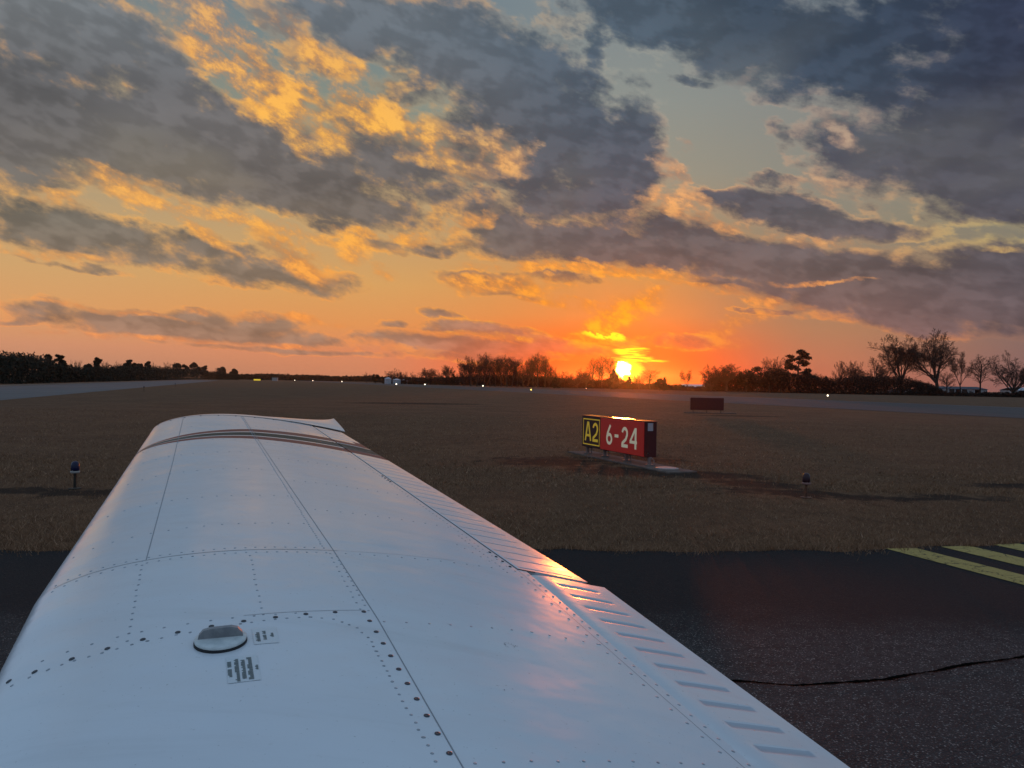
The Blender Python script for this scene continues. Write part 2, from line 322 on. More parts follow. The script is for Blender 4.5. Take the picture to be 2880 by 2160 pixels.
for j in range(len(rr)-2):
    for k in range(na): Fc.append((1+j*na+k, 1+(j+1)*na+k, 1+(j+1)*na+(k+1) % na, 1+j*na+(k+1) % na))
gm.add(V, Fc); tag(gm.build('ground', M_grass), kind='structure')
# taxiway apron we stand on
EDGE = [(-40, 5.2), (-20, 6.4), (-12, 7.0), (-5, 7.55), (0, 8.0), (1.67, 8.08), (3.46, 8.26), (4.2, 8.45), (5.0, 8.62), (5.8, 8.82), (7.5, 9.3), (10, 10.4), (14, 13), (20, 18), (30, 26)]
ex = np.array([e[0] for e in EDGE]); ey = np.array([e[1] for e in EDGE])
def edge_y(x): return np.interp(x, ex, ey)
jx = np.arange(-40, 30.01, .12); jit = np.convolve(rng.normal(0, 1, len(jx)+8), np.ones(5)/5, 'valid')[:len(jx)]*.10
def edge_j(x): return edge_y(x)+np.interp(x, jx, jit)
def asph_fn(t, b):
    o = objco(t)
    n1 = t.noise(o, .8, 4, .6); n2 = t.noise(o, 9, 5, .6)
    vo = t.node('ShaderNodeTexVoronoi'); vo.inputs['Scale'].default_value = 85; t.link(o, vo.inputs['Vector'])
    vr = t.node('ShaderNodeTexVoronoi'); vr.inputs['Scale'].default_value = 150; t.link(o, vr.inputs['Vector'])
    sx_ = t.node('ShaderNodeSeparateXYZ'); t.link(o, sx_.inputs[0])
    # open texture near us, dark strip by the grass, partly painted grazing reflection
    yy = t.m('ADD', sx_.outputs[1], t.m('ADD', t.m('MULTIPLY_ADD', n1, 1.6, -.8), t.m('MULTIPLY', sx_.outputs[0], -.05)))
    near_pale = t.ss(yy, 6.0, 5.1)
    br = t.node('ShaderNodeSeparateColor'); t.link(vo.outputs['Color'], br.inputs[0])
    br2 = t.node('ShaderNodeSeparateColor'); t.link(vr.outputs['Color'], br2.inputs[0])
    st = t.m('MULTIPLY', t.ss(br.outputs[0], .72, .98), t.ss(vo.outputs['Distance'], .55, .25))
    st2 = t.m('MULTIPLY', t.ss(br2.outputs[1], .8, 1.), t.ss(vr.outputs['Distance'], .6, .3))
    base = t.mix(near_pale, (.016, .0135, .014), (.042, .037, .036)); base = t.mix(t.ss(n2, .4, .65, 0., .5), base, (.014, .012, .012))
    c = t.mix(t.m('MULTIPLY', st, t.m('MULTIPLY_ADD', near_pale, .8, .1)), base, (.30, .26, .23))
    c = t.mix(t.m('MULTIPLY', st2, t.m('MULTIPLY_ADD', near_pale, .7, .15)), c, (.16, .15, .14))
    t.link(c, b.inputs['Base Color']); bump(t, b, t.m('ADD', vo.outputs['Distance'], n2), .6, .012)
M_asph = mat('asphalt', rough=.9, spec=.15, fn=asph_fn)
am = MB(); xs_ = jx; top = [(x, edge_j(x), .008) for x in xs_]; bot = [(x, -30., .008) for x in xs_]
n_ = len(xs_); am.add(top+bot, [(i, n_+i, n_+i+1, i+1) for i in range(n_-1)])
tag(am.build('taxiway', M_asph), kind='structure')
# yellow hold position stripes
def yel_fn(t, b):
    o = objco(t); n1 = t.noise(o, 7, 6, .7); n2 = t.noise(o, 60, 3, .6); vo = t.node('ShaderNodeTexVoronoi', feature='DISTANCE_TO_EDGE'); vo.inputs['Scale'].default_value = 2.4
    t.link(t.vm('ADD', o, t.vm('SCALE', t.noise(o, 5, 4, .6, color=True), sc=.35)), vo.inputs['Vector'])
    c = t.mix(t.ss(n2, .35, .65), (.33, .225, .060), (.42, .30, .095)); c = t.mix(t.ss(n1, .55, .75, 0, .8), c, (.10, .08, .04))
    c = t.mix(t.ss(vo.outputs['Distance'], .022, .0, 0, .95), c, (.02, .016, .012)); t.link(c, b.inputs['Base Color'])
M_yel = mat('yellow_marking_paint', rough=.8, spec=.2, fn=yel_fn)
sdv = np.array([.335, -.942])
for k_, (x0, y0, x1, y1) in enumerate([(4.11, 8.40, 4.47, 8.45), (4.80, 8.55, 5.16, 8.62), (5.49, 8.72, 5.83, 8.80), (6.2, 8.9, 6.53, 8.98)]):
    L = 6.0 if k_ < 2 else 1.0
    for seg in range(1 if k_ < 2 else 3):
        s0 = seg*1.9; m_ = MB(); e0 = np.array([x0, y0])+sdv*s0; e1 = np.array([x1, y1])+sdv*s0
        m_.add([(*e0, .0125), (*e1, .0125), (*(e1+sdv*L), .0125), (*(e0+sdv*L), .0125)], [(0, 3, 2, 1)])
        if k_ > 1 and seg > 0: continue
        o_ = m_.build('hold_marking', M_yel); tag(o_, kind='structure')
# crack in the asphalt
ck = [(.2, 4.72), (.8, 4.62), (1.28, 4.545), (1.45, 4.53), (1.67, 4.49), (2.02, 4.545), (2.25, 4.60), (2.48, 4.70), (2.66, 4.76), (2.87, 4.86), (3.4, 5.05), (4.2, 5.3), (5.5, 5.5), (8, 6)]
cx_ = np.arange(.2, 8, .015); cy_ = np.interp(cx_, [c[0] for c in ck], [c[1] for c in ck])+np.cumsum(rng.normal(0, .0022, len(cx_)))*.35+rng.normal(0, .0018, len(cx_))
wd = .011*np.clip(np.convolve(rng.normal(1, .9, len(cx_)+10), np.ones(6)/6, 'valid')[:len(cx_)], .3, 2)*(1+.5*np.exp(-((cx_-2.55)/.4)**2))
cm = MB(); v_ = [(x, y+w_, .0122) for x, y, w_ in zip(cx_, cy_, wd)]+[(x, y-w_, .0122) for x, y, w_ in zip(cx_, cy_, wd)]; n_ = len(cx_)
cm.add(v_, [(i, n_+i, n_+i+1, i+1) for i in range(n_-1)])
for _ in range(14):
    x0 = rng.uniform(2.2, 3.3); y0 = np.interp(x0, cx_, cy_)+rng.normal(0, .012); pts = [(x0, y0)]
    for _k in range(6): pts.append((pts[-1][0]+rng.uniform(.01, .03), pts[-1][1]+rng.normal(0, .008)))
    w_ = .0022; cm.add([(p[0], p[1]+w_, .0124) for p in pts]+[(p[0], p[1]-w_, .0124) for p in pts], [(i, 7+i, 8+i, i+1) for i in range(6)])
tag(cm.build('pavement_crack', mat('crack_shadow', (.004, .0035, .003), .95, spec=0.)), kind='structure')
# runway and parallel taxiway: straight bands, direction az -19.1
dv = np.array([-.328, .945]); nv = np.array([.945, .328])
def band(name, a0, a1, l0, l1, m_, z=.006, steps=60):
    b_ = MB(); ls = np.linspace(l0, l1, steps); v = [(*(nv*a0+dv*l), z) for l in ls]+[(*(nv*a1+dv*l), z) for l in ls]
    b_.add(v, [(i, steps+i, steps+i+1, i+1) for i in range(steps-1)]); return tag(b_.build(name, m_), kind='structure')
def conc(name, ca, cb):
    def fn(t, b):
        o = objco(t); n1 = t.noise(t.mapping(o, rot=(0, 0, R(-19)), scale=(1, .15, 1)), .4, 5, .6); n2 = t.noise(o, 6, 4, .6)
        c = t.mix(t.ss(n1, .35, .65), ca, cb); t.link(t.mix(t.ss(n2, .4, .7, 0, .3), c, tuple(x*.6 for x in ca)), b.inputs['Base Color'])
    return mat(name, rough=.75, spec=.3, fn=fn)
M_run = conc('runway_asphalt', (.040, .031, .029), (.056, .043, .040)); M_tax = conc('weathered_concrete', (.080, .075, .074), (.110, .105, .103))
band('runway', 48, 80, -150, 1500, M_run, z=.012); band('parallel_taxiway', -31.9, -15.2, -100, 520, M_tax, z=.012)
M_wht = mat('white_marking_paint', (.20, .17, .165), .8)
band('runway_edge_line', 78.6, 79.3, -150, 1500, M_wht, z=.03); band('runway_edge_line', 49.3, 49.7, -150, 1500, mat('worn_marking_paint', (.11, .085, .08), .8), z=.03)
band('mown_verge', -36, -33, 0, 600, mottled('pale_dry_grass', (.13, .10, .07), (.18, .14, .10), .5, .95), z=.012)
# grass blades on the near strip
gv = []; gf = []; Nb = 150000
def blades(n, y0, y1, hmin, hmax, wd_):
    yy = y0+(y1-y0)*rng.random(n)**1.35; hw = .72*yy+1.5; xx = (rng.random(n)*2-1)*hw
    ok = yy > edge_j(xx)-.03; 
    # leave the ground hidden by the wing bare
    d = xx/yy; hid = (yy < 40/5) & (d > -.42) & (d < .05); ok &= ~hid
    # keep bare patches and the sign slab thin
    pk = np.zeros(n)
    for (px_, py_, rx, ry, rot) in PATCH:
        c_, s_ = math.cos(rot), math.sin(rot); u_ = ((xx-px_)*c_+(yy-py_)*s_)/rx; v_ = (-(xx-px_)*s_+(yy-py_)*c_)/ry; pk = np.maximum(pk, 1-(u_*u_+v_*v_))
    ok &= rng.random(n) > np.clip(pk*2, 0, .93)
    u_ = (xx-1.93)*.361+(yy-19.3)*-.932; v_ = (xx-1.93)*.932+(yy-19.3)*.361; ok &= ~((u_ > -.7) & (u_ < 4.3) & (abs(v_) < .45))
    xx, yy = xx[ok], yy[ok]; n = len(xx)
    h = rng.uniform(hmin, hmax, n)*(.6+.8*((np.sin(xx*1.3+2*np.sin(yy*.9))+np.sin(yy*2.1+xx*.7)+2)/4)); a = rng.uniform(0, math.pi, n); ln = rng.normal(0, .8, (n, 2))*h[:, None]
    w_ = wd_*rng.uniform(.6, 1.4, n)
    p0 = np.stack([xx-np.cos(a)*w_, yy-np.sin(a)*w_, np.zeros(n)], 1); p1 = np.stack([xx+np.cos(a)*w_, yy+np.sin(a)*w_, np.zeros(n)], 1); p2 = np.stack([xx+ln[:, 0], yy+ln[:, 1], h], 1)
    return np.stack([p0, p1, p2], 1).reshape(-1, 3)
GV = np.concatenate([blades(170000, 7.0, 16., .015, .05, .0022), blades(90000, 13., 40., .02, .06, .005), blades(7000, 7.3, 9.2, .03, .08, .0025)])
e_x = rng.uniform(-12, 10, 9000); e_y = edge_j(e_x)+.02-np.abs(rng.normal(0, .07, 9000))*(.5+1.2*(np.sin(e_x*2.3)*np.sin(e_x*5.1+1) > .1))+rng.normal(.03, .04, 9000); hh = rng.uniform(.02, .08, 9000); a = rng.uniform(0, 3.14, 9000)
GV = np.concatenate([GV, np.stack([np.stack([e_x-np.cos(a)*.003, e_y-np.sin(a)*.003, hh*0], 1), np.stack([e_x+np.cos(a)*.003, e_y+np.sin(a)*.003, hh*0], 1), np.stack([e_x+rng.normal(0, .03, 9000), e_y+rng.normal(0, .03, 9000), hh], 1)], 1).reshape(-1, 3)])
me = bpy.data.meshes.new('grass'); nt = len(GV)//3
me.vertices.add(len(GV)); me.vertices.foreach_set('co', GV.ravel()); me.loops.add(len(GV)); me.loops.foreach_set('vertex_index', np.arange(len(GV)))
me.polygons.add(nt); me.polygons.foreach_set('loop_start', np.arange(nt)*3); me.polygons.foreach_set('loop_total', np.full(nt, 3)); me.update()
def blade_fn(t, b):
    g = t.node('ShaderNodeNewGeometry'); r_ = g.outputs['Random Per Island']
    t.link(t.ramp(r_, [(0, (0.110, 0.054, 0.027)), (.4, (0.213, 0.110, 0.058)), (.75, (0.287, 0.155, 0.083)), (.93, (0.403, 0.230, 0.133)), (1, (0.512, 0.313, 0.192))]), b.inputs['Base Color'])
me.materials.append(mat('straw_blade', rough=.9, spec=.1, fn=blade_fn))
tag(link(bpy.data.objects.new('grass', me)), label='short dry winter grass covering the field beside the taxiway', cat='grass', kind='stuff')
# ------------------------------------------------------------------ the airplane: right wing seen from the cabin
CK = 1.6; WP = (-1.2077723954983033, 1.9501176581603101, 1.1464936439986142, 0.393069890122622, 0.10774600721653438, 0.03851074458572057, 2.6667773457908335, 1.0799647325281374, 0.15429691237112456, 0.14380364563346917, 0.02099516306192898, -0.02820961216425193)
wPt = np.array(WP[:3]); wth, wdi, winc, wst, wct, wot, wt_, wm_, wtw = WP[3:]
wd_ = np.array([-math.sin(wth)*math.cos(wdi), math.cos(wth)*math.cos(wdi), math.sin(wdi)]); wa_ = np.array([math.cos(wth), math.sin(wth), 0.]); wu_ = np.cross(wa_, wd_)
def foil(x, side=1):
    x = np.clip(x, 0, 1); yt = 5*wt_*(.2969*np.sqrt(x)-.126*x-.3516*x**2+.2843*x**3-.1036*x**4)
    m_, p_ = wm_, .4; yc = np.where(x < p_, m_/p_**2*(2*p_*x-x*x), m_/(1-p_)**2*((1-2*p_)+2*p_*x-x*x)); return yc+side*yt
def W(q, x, off=0., side=1, drop=0.):
    """wing surface point: q metres outboard of the kink, x chord fraction"""
    q = np.asarray(q, float); x = np.asarray(x, float); q, x = np.broadcast_arrays(q, x)
    k = np.clip(q/wst, 0, None); c = CK+(wct-CK)*k; xa = wot*k+c*x; z = c*foil(x, side)+off-drop; z = z-xa*np.tan(winc+wtw*k)
    return wPt+q[..., None]*wd_+xa[..., None]*wa_+z[..., None]*wu_
def frame(q, x):
    p = W(q, x); a = W(q, x+.004)-p; b = W(q+.004, x)-p; a /= np.linalg.norm(a); n = np.cross(a, b); n /= np.linalg.norm(n); b = np.cross(n, a); return p, a, b, n
AP = empty('airplane', (-1.2, 1.9, 0)); tag(AP, 'white light airplane whose riveted wing with brown and olive stripes fills the foreground', 'airplane')
AP_inv = mathutils.Matrix.Translation((1.2, -1.9, 0))
def paint_fn(rg=None, dirt=True, c0=(.66, .67, .685)):
    rg = rg or (.14 if c0[0] > .5 else .45)
    def fn(t, b):
        o = t.mapping(objco(t), loc=(.37, .12, 0)); n1 = t.noise(o, 3.2, 3, .5); n2 = t.noise(t.mapping(o, rot=(0, 0, wth), scale=(1, 2.5, 1)), 1.5, 5, .6); n3 = t.noise(o, 45, 4, .65)
        c = t.mix(t.ss(n2, .4, .7, 0, .35), c0, tuple(x*.86 for x in c0)); c = t.mix(t.ss(n3, .62, .78, 0, .35), c, (.52, .52, .5))
        n4 = t.noise(t.mapping(o, rot=(0, 0, -wth), scale=(.5, 5., 1)), 2.2, 6, .7); c = t.mix(t.ss(n4, .52, .78, 0, .22), c, (.40, .40, .39))
        n5 = t.noise(o, 140, 2, .5); c = t.mix(t.ss(n5, .70, .76, 0, .5), c, (.30, .29, .28))
        t.link(c, b.inputs['Base Color']); t.link(t.ss(n2, .3, .7, rg, rg+.10), b.inputs['Roughness'])
        n6 = t.noise(o, 9, 3, .5)
        bump(t, b, t.m('ADD', t.m('MULTIPLY_ADD', n6, .12, n1), t.m('MULTIPLY', n3, .008)), .5, .013)
    return fn
M_white = mat('white_aircraft_paint', rough=.22, spec=.55, coat=.0, fn=paint_fn())
M_brown = mat('brown_stripe_paint', rough=.6, spec=.1, fn=paint_fn(c0=(.26, .085, .060)))
M_olive = mat('olive_stripe_paint', rough=.6, spec=.1, fn=paint_fn(c0=(.060, .060, .045)))
M_seam = mat('seam_sealant', (.25, .26, .27), .7)
M_rivet = mottled('rivet_grime_shade', (.24, .255, .27), (.38, .40, .42), 60, .5)  # rivet heads darkened for grime and for the shade at their edges
M_groove = mat('groove_paint', (.20, .225, .26), .45); M_bead = mat('bead_sky_tone', (.40, .43, .47), .35)  # bead colour darkened to paint in the different sky the beads reflect
M_dark = mat('dark_gap', (.012, .012, .014), .9, spec=.1)
M_screw = mat('screw_steel', (.055, .058, .065), .5, metal=.2)
# stripe edges on the outer wing (inner edge, and outer edge as a function of chord fraction)
def stripe_in(x): return np.interp(x, [0, .16, .45, .65, .85, 1.0], [1.86, 1.83, 1.865, 1.85, 1.83, 1.82])
def stripe_out(x): return np.interp(x, [0, .05, .156, .45, .72, .85, 1.0], [1.90, 1.94, 2.01, 2.18, 2.23, 2.24, 2.25])
def smat(q, x):
    a = stripe_in(x); b_ = stripe_out(x); u = (q-a)/(b_-a)
    return 0 if (u < 0 or u > 1) else (1 if u < .27 else 0 if u < .33 else 2 if u < .66 else 0 if u < .73 else 1)
xs_up = np.concatenate([np.array([0, .0008, .003, .007, .013, .021, .031, .045, .062, .085, .11, .14]), np.linspace(.17, .82, 27)])
def grid(mb, qs, xs, f, mfn=None):
    Q, Xg = np.meshgrid(qs, xs, indexing='ij'); V_ = f(Q, Xg).reshape(-1, 3); n = len(xs); Fs = []; Ms = []
    for i in range(len(qs)-1):
        for j in range(n-1): Fs.append((i*n+j, (i+1)*n+j, (i+1)*n+j+1, i*n+j+1)); Ms.append(mfn(.5*(qs[i]+qs[i+1]), .5*(xs[j]+xs[j+1])) if mfn else 0)
    V_ = V_; k0 = mb.n; mb.v.append(V_); mb.f += [tuple(int(a_)+k0 for a_ in fc) for fc in Fs]; mb.mi += Ms; mb.n += len(V_)
def flip(mb): mb.f = [fc[::-1] for fc in mb.f]
def addpart(mb, name, mats, parent=AP, smooth=True):
    o = mb.build(name, mats, parent, smooth); 
    o.matrix_parent_inverse = AP_inv if parent is AP else mathutils.Matrix.Identity(4); return o
# skin; stripes need their own mesh rows: warp span samples so that rows follow the stripe edges
def skin_rows(mb, x0s, f=W):
    fr = [0, .27, .33, .66, .73, 1.]
    for (ua, ub, mi) in [(None, 0, 0)]+[(fr[i], fr[i+1], (1, 0, 2, 0, 1)[i]) for i in range(5)]+[(1, None, 0)]:
        n = 26 if ua is None else (8 if ub is None else 2)
        lo_ = (lambda x: x*0-0.) if ua is None else (lambda x, u=ua: stripe_in(x)+u*(stripe_out(x)-stripe_in(x)))
        hi_ = (lambda x: x*0+wst) if ub is None else (lambda x, u=ub: stripe_in(x)+u*(stripe_out(x)-stripe_in(x)))
        T = np.linspace(0, 1, n+1)[:, None]; Xg = np.broadcast_to(x0s[None], (n+1, len(x0s))); Q = lo_(Xg)*(1-T)+hi_(Xg)*T
        V_ = f(Q, Xg).reshape(-1, 3); nx = len(x0s)
        mb.add(V_, [(i*nx+j, (i+1)*nx+j, (i+1)*nx+j+1, i*nx+j+1) for i in range(n) for j in range(nx-1)], mi)
sk = MB(); xo = np.concatenate([xs_up, [.835]]); xi = np.concatenate([xs_up, [.835, .855]])
skin_rows(sk, xo); grid(sk, np.linspace(-2.3, 0, 30), xi, W)
xl = np.concatenate([xs_up[:12], np.linspace(.2, .835, 10)]); low_ = MB()
grid(low_, np.concatenate([np.linspace(-2.3, 0, 6), np.linspace(.3, wst, 8)]), xl, lambda q, x: W(q, x, side=-1)); flip(low_)
sk.add(np.concatenate(low_.v), low_.f, 0)
# rear closing web
for (qa, qb, xr) in [(0, wst, .835), (-2.3, 0, .855)]:
    g_ = MB(); qq = np.linspace(qa, qb, 12); vu = W(qq, np.full(12, xr)); vl = W(qq, np.full(12, xr), side=-1); sk.add(np.concatenate([vu, vl]), [(i, 12+i, 13+i, i+1) for i in range(11)], 0)
# rivets: low domes set into the skin mesh
def dome(mb, q, x, r, h, mi, nseg=8):
    p, a, b, n = frame(q, x); vs = []; 
    for rr_, hh_ in ((1., -.0002), (.86, .55), (.5, .93)):
        for k in range(nseg): an = 2*math.pi*k/nseg; vs.append(p+(a*math.cos(an)+b*math.sin(an))*r*rr_+n*(h*hh_ if hh_ > 0 else hh_))
    vs.append(p+n*h); fs = []
    for j in range(2):
        for k in range(nseg): fs.append((j*nseg+k, j*nseg+(k+1) % nseg, (j+1)*nseg+(k+1) % nseg, (j+1)*nseg+k))
    for k in range(nseg): fs.append((2*nseg+k, 2*nseg+(k+1) % nseg, 3*nseg))
    mb.add(vs, fs, mi)
RV = []
def row(q0, x0, q1, x1, sp, r=.0034):
    c = CK+(wct-CK)*max(0, (q0+q1)/2)/wst; L = math.hypot(q1-q0, (x1-x0)*c); n = max(2, int(round(L/sp)))
    for k in range(n+1):
        t_ = k/n; RV.append((q0+(q1-q0)*t_+random.gauss(0, .0008), x0+(x1-x0)*t_+random.gauss(0, .0005), r))
for s_ in (-.022, .022): row(s_, .03, s_, .455, .027)
row(-.022, .49, -.022, .80, .040); 
row(0., .158, -.5, .158, .036); row(-.05, .325, -.46, .325, .036)
for (q_, xa, xb) in [(.25, .03, .445), (.62, .02, .445), (1.08, .02, .45), (1.46, .03, .45), (1.80, .04, .45), (2.27, .2, .45)]: row(q_, xa, q_+.03, xb, .05)
for (q_, xb) in [(.47, .805), (.92, .81), (1.37, .81), (1.79, .81), (2.30, .81)]: row(q_, .49, q_-.03, xb, .042)
row(-.515, .49, -.53, .72, .055); row(-.53, .72, -.565, .83, .05)
row(-1.09, .50, -1.10, .78, .052)
row(.02, .455, 2.64, .448, .021); row(-.03, .460, -.44, .463, .036)
row(.02, .818, 2.62, .818, .034); row(-.02, .825, -1.6, .825, .055, .0042); row(-.04, .849, -1.6, .849, .046, .0042); 
row(-.05, .80, .33, .80, .03); row(.05, .79, .2, .76, .04)
# tank edge rivets
tank = [(-.53, .035), (-.532, .072), (-.531, .131), (-.523, .181), (-.516, .232), (-.502, .294), (-.488, .356), (-.486, .388), (-.501, .419), (-.55, .446), (-.602, .455), (-.669, .457), (-.806, .457), (-1.007, .461), (-1.6, .465)]
for a_, b_ in zip(tank[:-1], tank[1:]): row(*a_, *b_, .024)
row(-.475, .06, -.462, .37, .045); row(-.02, .47, -.45, .475, .034)
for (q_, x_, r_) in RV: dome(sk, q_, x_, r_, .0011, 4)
# lap seams: fine raised lips
def lip(mb, pts, wdt, mi, off=.0007, n=40):
    pts = np.array(pts, float); tt = np.linspace(0, len(pts)-1, n); Q = np.interp(tt, range(len(pts)), pts[:, 0]); Xx = np.interp(tt, range(len(pts)), pts[:, 1])
    C0 = W(Q, Xx, off); d_ = np.gradient(C0, axis=0); d_ /= np.linalg.norm(d_, axis=1)[:, None]; s_ = np.cross(d_, wu_); s_ /= np.linalg.norm(s_, axis=1)[:, None]
    v = np.concatenate([C0-s_*wdt/2, C0+s_*wdt/2]); mb.add(v, [(i, n+i, n+i+1, i+1) for i in range(n-1)], mi)
lip(sk, [(0, .03), (0, .1), (0, .3), (0, .46), (0, .478)], .0024, 3); lip(sk, [(0, .478), (.002, .6), (0, .7)], .0010, 3)
lip(sk, [(0, .163), (1.3, .162), (wst, .153)], .0021, 3, n=60)
lip(sk, [(wst, .456), (1.2, .463), (0, .470), (-.5, .482), (-2.3, .492)], .0022, 3, n=90)
lip(sk, [(-.458, .30), (-.452, .40), (-.448, .47)], .0015, 3)
lip(sk, [(0, .835), (-.8, .835), (-2.3, .84)], .0010, 3, n=50)
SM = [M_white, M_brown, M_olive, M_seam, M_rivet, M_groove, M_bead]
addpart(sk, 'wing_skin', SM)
# tank panel screws
scr = [(-.498, .028), (-.516, .057), (-.519, .097), (-.517, .136), (-.511, .176), (-.506, .217), (-.498, .258), (-.489, .299), (-.480, .341), (-.469, .383), (-.461, .425), (-.458, .467)]+[(-.512-.0606*k, .4685+.0012*k) for k in range(0, 19)]
def disc_part(q, x, r, h, name, m_, seg=14):
    mb = MB(); p, a, b, n = frame(q, x); vs = []; prof = [(1., 0), (.95, .7), (.6, 1.), (.5, 1.), (.42, .72)]
    for rr_, hh_ in prof:
        for k in range(seg): an = 2*math.pi*k/seg; vs.append(p+(a*math.cos(an)+b*math.sin(an))*r*rr_+n*h*hh_)
    fs = [(j*seg+k, j*seg+(k+1) % seg, (j+1)*seg+(k+1) % seg, (j+1)*seg+k) for j in range(len(prof)-1) for k in range(seg)]+[tuple(4*seg+k for k in range(seg))]
    mb.add(vs, fs); return addpart(mb, name, m_)
for (q_, x_) in scr[:24]: disc_part(q_, x_, .0056, .0020, 'screw', M_screw)
for (q_, x_) in [(1.28, .826), (1.24, .826), (1.20, .826), (1.17, .826), (.165, .826), (.118, .826), (.072, .826), (.02, .826)]: disc_part(q_, x_, .0052, .002, 'hinge_bolt', M_dark)
# aileron: crimped skin with fine grooves running aft
def grooved(qa, qb, cs, hw, xa, xb, dep, xs, mats, name, f0, endq, mfn=None, taper=.012):
    qs = set([qa, qb])
    for c_ in cs:
        for o_ in (-1.5, -1.15, -1., -.72, -.4, 0, .4, .72, 1., 1.15, 1.5): qs.add(c_+o_*hw)
    qs = np.array(sorted(z for z in qs if qa <= z <= qb)); qs = qs[np.concatenate([[True], np.diff(qs) > .0003])]
    def dz(q, x):
        d_ = np.zeros_like(q)
        for c_ in cs: d_ = np.maximum(d_, np.clip(1-np.abs(q-c_)/hw, 0, 1)**.8)
        e_ = np.clip((x-xa)/taper, 0, 1)*np.clip((xb-x)/taper, 0, 1); return -dep*d_*e_
    mb = MB(); grid(mb, qs, xs, lambda q, x: f0(q, x)+dz(q, x)[..., None]*wu_, mfn)
    return mb, qs
ax = np.concatenate([[.8385, .8395, .842, .846, .852], np.linspace(.86, .955, 8), [.965, .972, .98, .99, 1.]])
gr = [.03+.0905*k for k in range(29)]
fA = lambda q, x: W(q, x, off=np.where(x < .8395, -.008, np.where(x < .842, -.0015, .0008)))
def gmat(q, x):
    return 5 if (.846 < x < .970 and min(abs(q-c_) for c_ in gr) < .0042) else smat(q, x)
ail, qs_ = grooved(.006, 2.63, gr, .0060, .846, .972, .0022, ax, None, 'aileron', fA, None, mfn=gmat)
grid(ail, np.linspace(.006, 2.63, 10), np.array([.84, .9, 1.]), lambda q, x: W(q, x, side=-1)); 
# closed ends
for q_ in (.006, 2.63):
    vu = W(np.full(8, q_), np.linspace(.84, 1, 8)); vl = W(np.full(8, q_), np.linspace(.84, 1, 8), side=-1); ail.add(np.concatenate([vu, vl]), [(i, 8+i, 9+i, i+1) for i in range(7)], 0)
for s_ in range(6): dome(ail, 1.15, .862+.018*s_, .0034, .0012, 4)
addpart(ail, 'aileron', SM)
# dark hinge gap lying in front of the aileron
hg = MB(); lipq = np.linspace(0, 2.63, 60)
v0 = W(lipq, np.full(60, .8352), .0006); v1 = W(lipq, np.full(60, .8388), .0006); hg.add(np.concatenate([v0, v1]), [(i, 60+i, 61+i, i+1) for i in range(59)])
g2 = [W(.0, .836, .001), W(-.004, .86, .001), W(-.012, .875, .0012), W(.004, .875, .0012), W(.006, .86, .001), W(.008, .836, .001)]; hg.add(g2, [(0, 1, 2, 3, 4, 5)])
addpart(hg, 'hinge_gap', M_dark, smooth=False)
# flap: smooth nose under the shroud, wide pressed beads aft of it
fx = np.array([.852, .857, .863, .870, .878, .886, .892, .897, .90, .905, .91, .92, .94, .96, .975, .982, .987, .992, 1.0, 1.015, 1.03])
def fF(q, x):
    xx = np.clip(x, 0, 1); base = W(q, np.minimum(x, 1.)); ext = np.clip(x-1., 0, None)*CK
    nose = -.0075*np.clip((.895-x)/.043, 0, 1)**2
    return base+nose[..., None]*wu_+ext[..., None]*(wa_-.24*wu_)+.0004*wu_
bd = [-.093-.0935*k for k in range(22)]
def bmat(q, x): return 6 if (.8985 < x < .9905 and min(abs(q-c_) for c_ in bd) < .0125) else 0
fl, _q = grooved(-2.3, -.022, bd, .0170, .897, .992, .0034, fx, None, 'flap', fF, None, mfn=bmat, taper=.006)
grid(fl, np.linspace(-2.3, -.022, 8), np.array([.855, .9, .95, 1., 1.03]), lambda q, x: fF(q, x)-(.012+.12*np.clip(1.03-x, 0, 1)*CK*.6)[..., None]*wu_*np.where(x > 1.02, .12, 1)[..., None])
qv = -.022; vu = fF(np.full(21, qv), fx); vl = vu-(.003+.10*(1.03-fx)*CK*.6)[:, None]*wu_; fl.add(np.concatenate([vu, vl]), [(i, 21+i, 22+i, i+1) for i in range(20)], 0)
for k in range(22): dome(fl, -.045-.0935*k, .898, .003, .001, 0)
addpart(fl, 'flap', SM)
# moulded wing tip
tp = MB(); tx = np.concatenate([xs_up, [.86, .9, .94, .97, 1., 1.035]]); phis = np.linspace(0, math.pi/2*.98, 14)
def tip(ph, x, side=1):
    s_, c_ = np.sin(ph), np.cos(ph); k = 1.; c = wct
    le = .62*(1-c_)*1.0; ce = c*1.03-le
    xe = x/1.035; aft = np.clip((xe-.55)/.45, 0, 1); out = .30*s_+.14*s_*aft
    z = c*foil(np.clip(xe*1.0, 0, 1), side)*(c_**.8 if True else 1); z = z*(1-.0*aft)+(.016*aft*np.sqrt(s_) if side > 0 else 0)
    xa = wot+le+ce*xe; z = z-xa*math.tan(winc+wtw)-.055*c*(1-c_)*(1-aft)
    return wPt+(wst+.006+out)[..., None]*wd_+xa[..., None]*wa_+z[..., None]*wu_
grid(tp, phis, tx, lambda q, x: tip(q, x)); lo2 = MB(); grid(lo2, phis, tx, lambda q, x: tip(q, x, -1)); flip(lo2); tp.add(np.concatenate(lo2.v), lo2.f)
addpart(tp, 'wing_tip', M_white)
ts = MB(); n_ = 60; xq = np.linspace(.0, .835, n_)**1.3/(.835**.3); v0 = W(np.full(n_, wst-.002), xq, .0008); v1 = W(np.full(n_, wst+.007), xq, .0008); ts.add(np.concatenate([v0, v1]), [(i, n_+i, n_+i+1, i+1) for i in range(n_-1)])
addpart(ts, 'tip_seam', mat('tip_seam_rubber', (.06, .075, .10), .5), smooth=False)
for x_ in (.03, .09, .16, .24, .33, .42, .52, .62, .72): disc_part(wst-.014, x_, .0045, .002, 'tip_screw', M_screw)
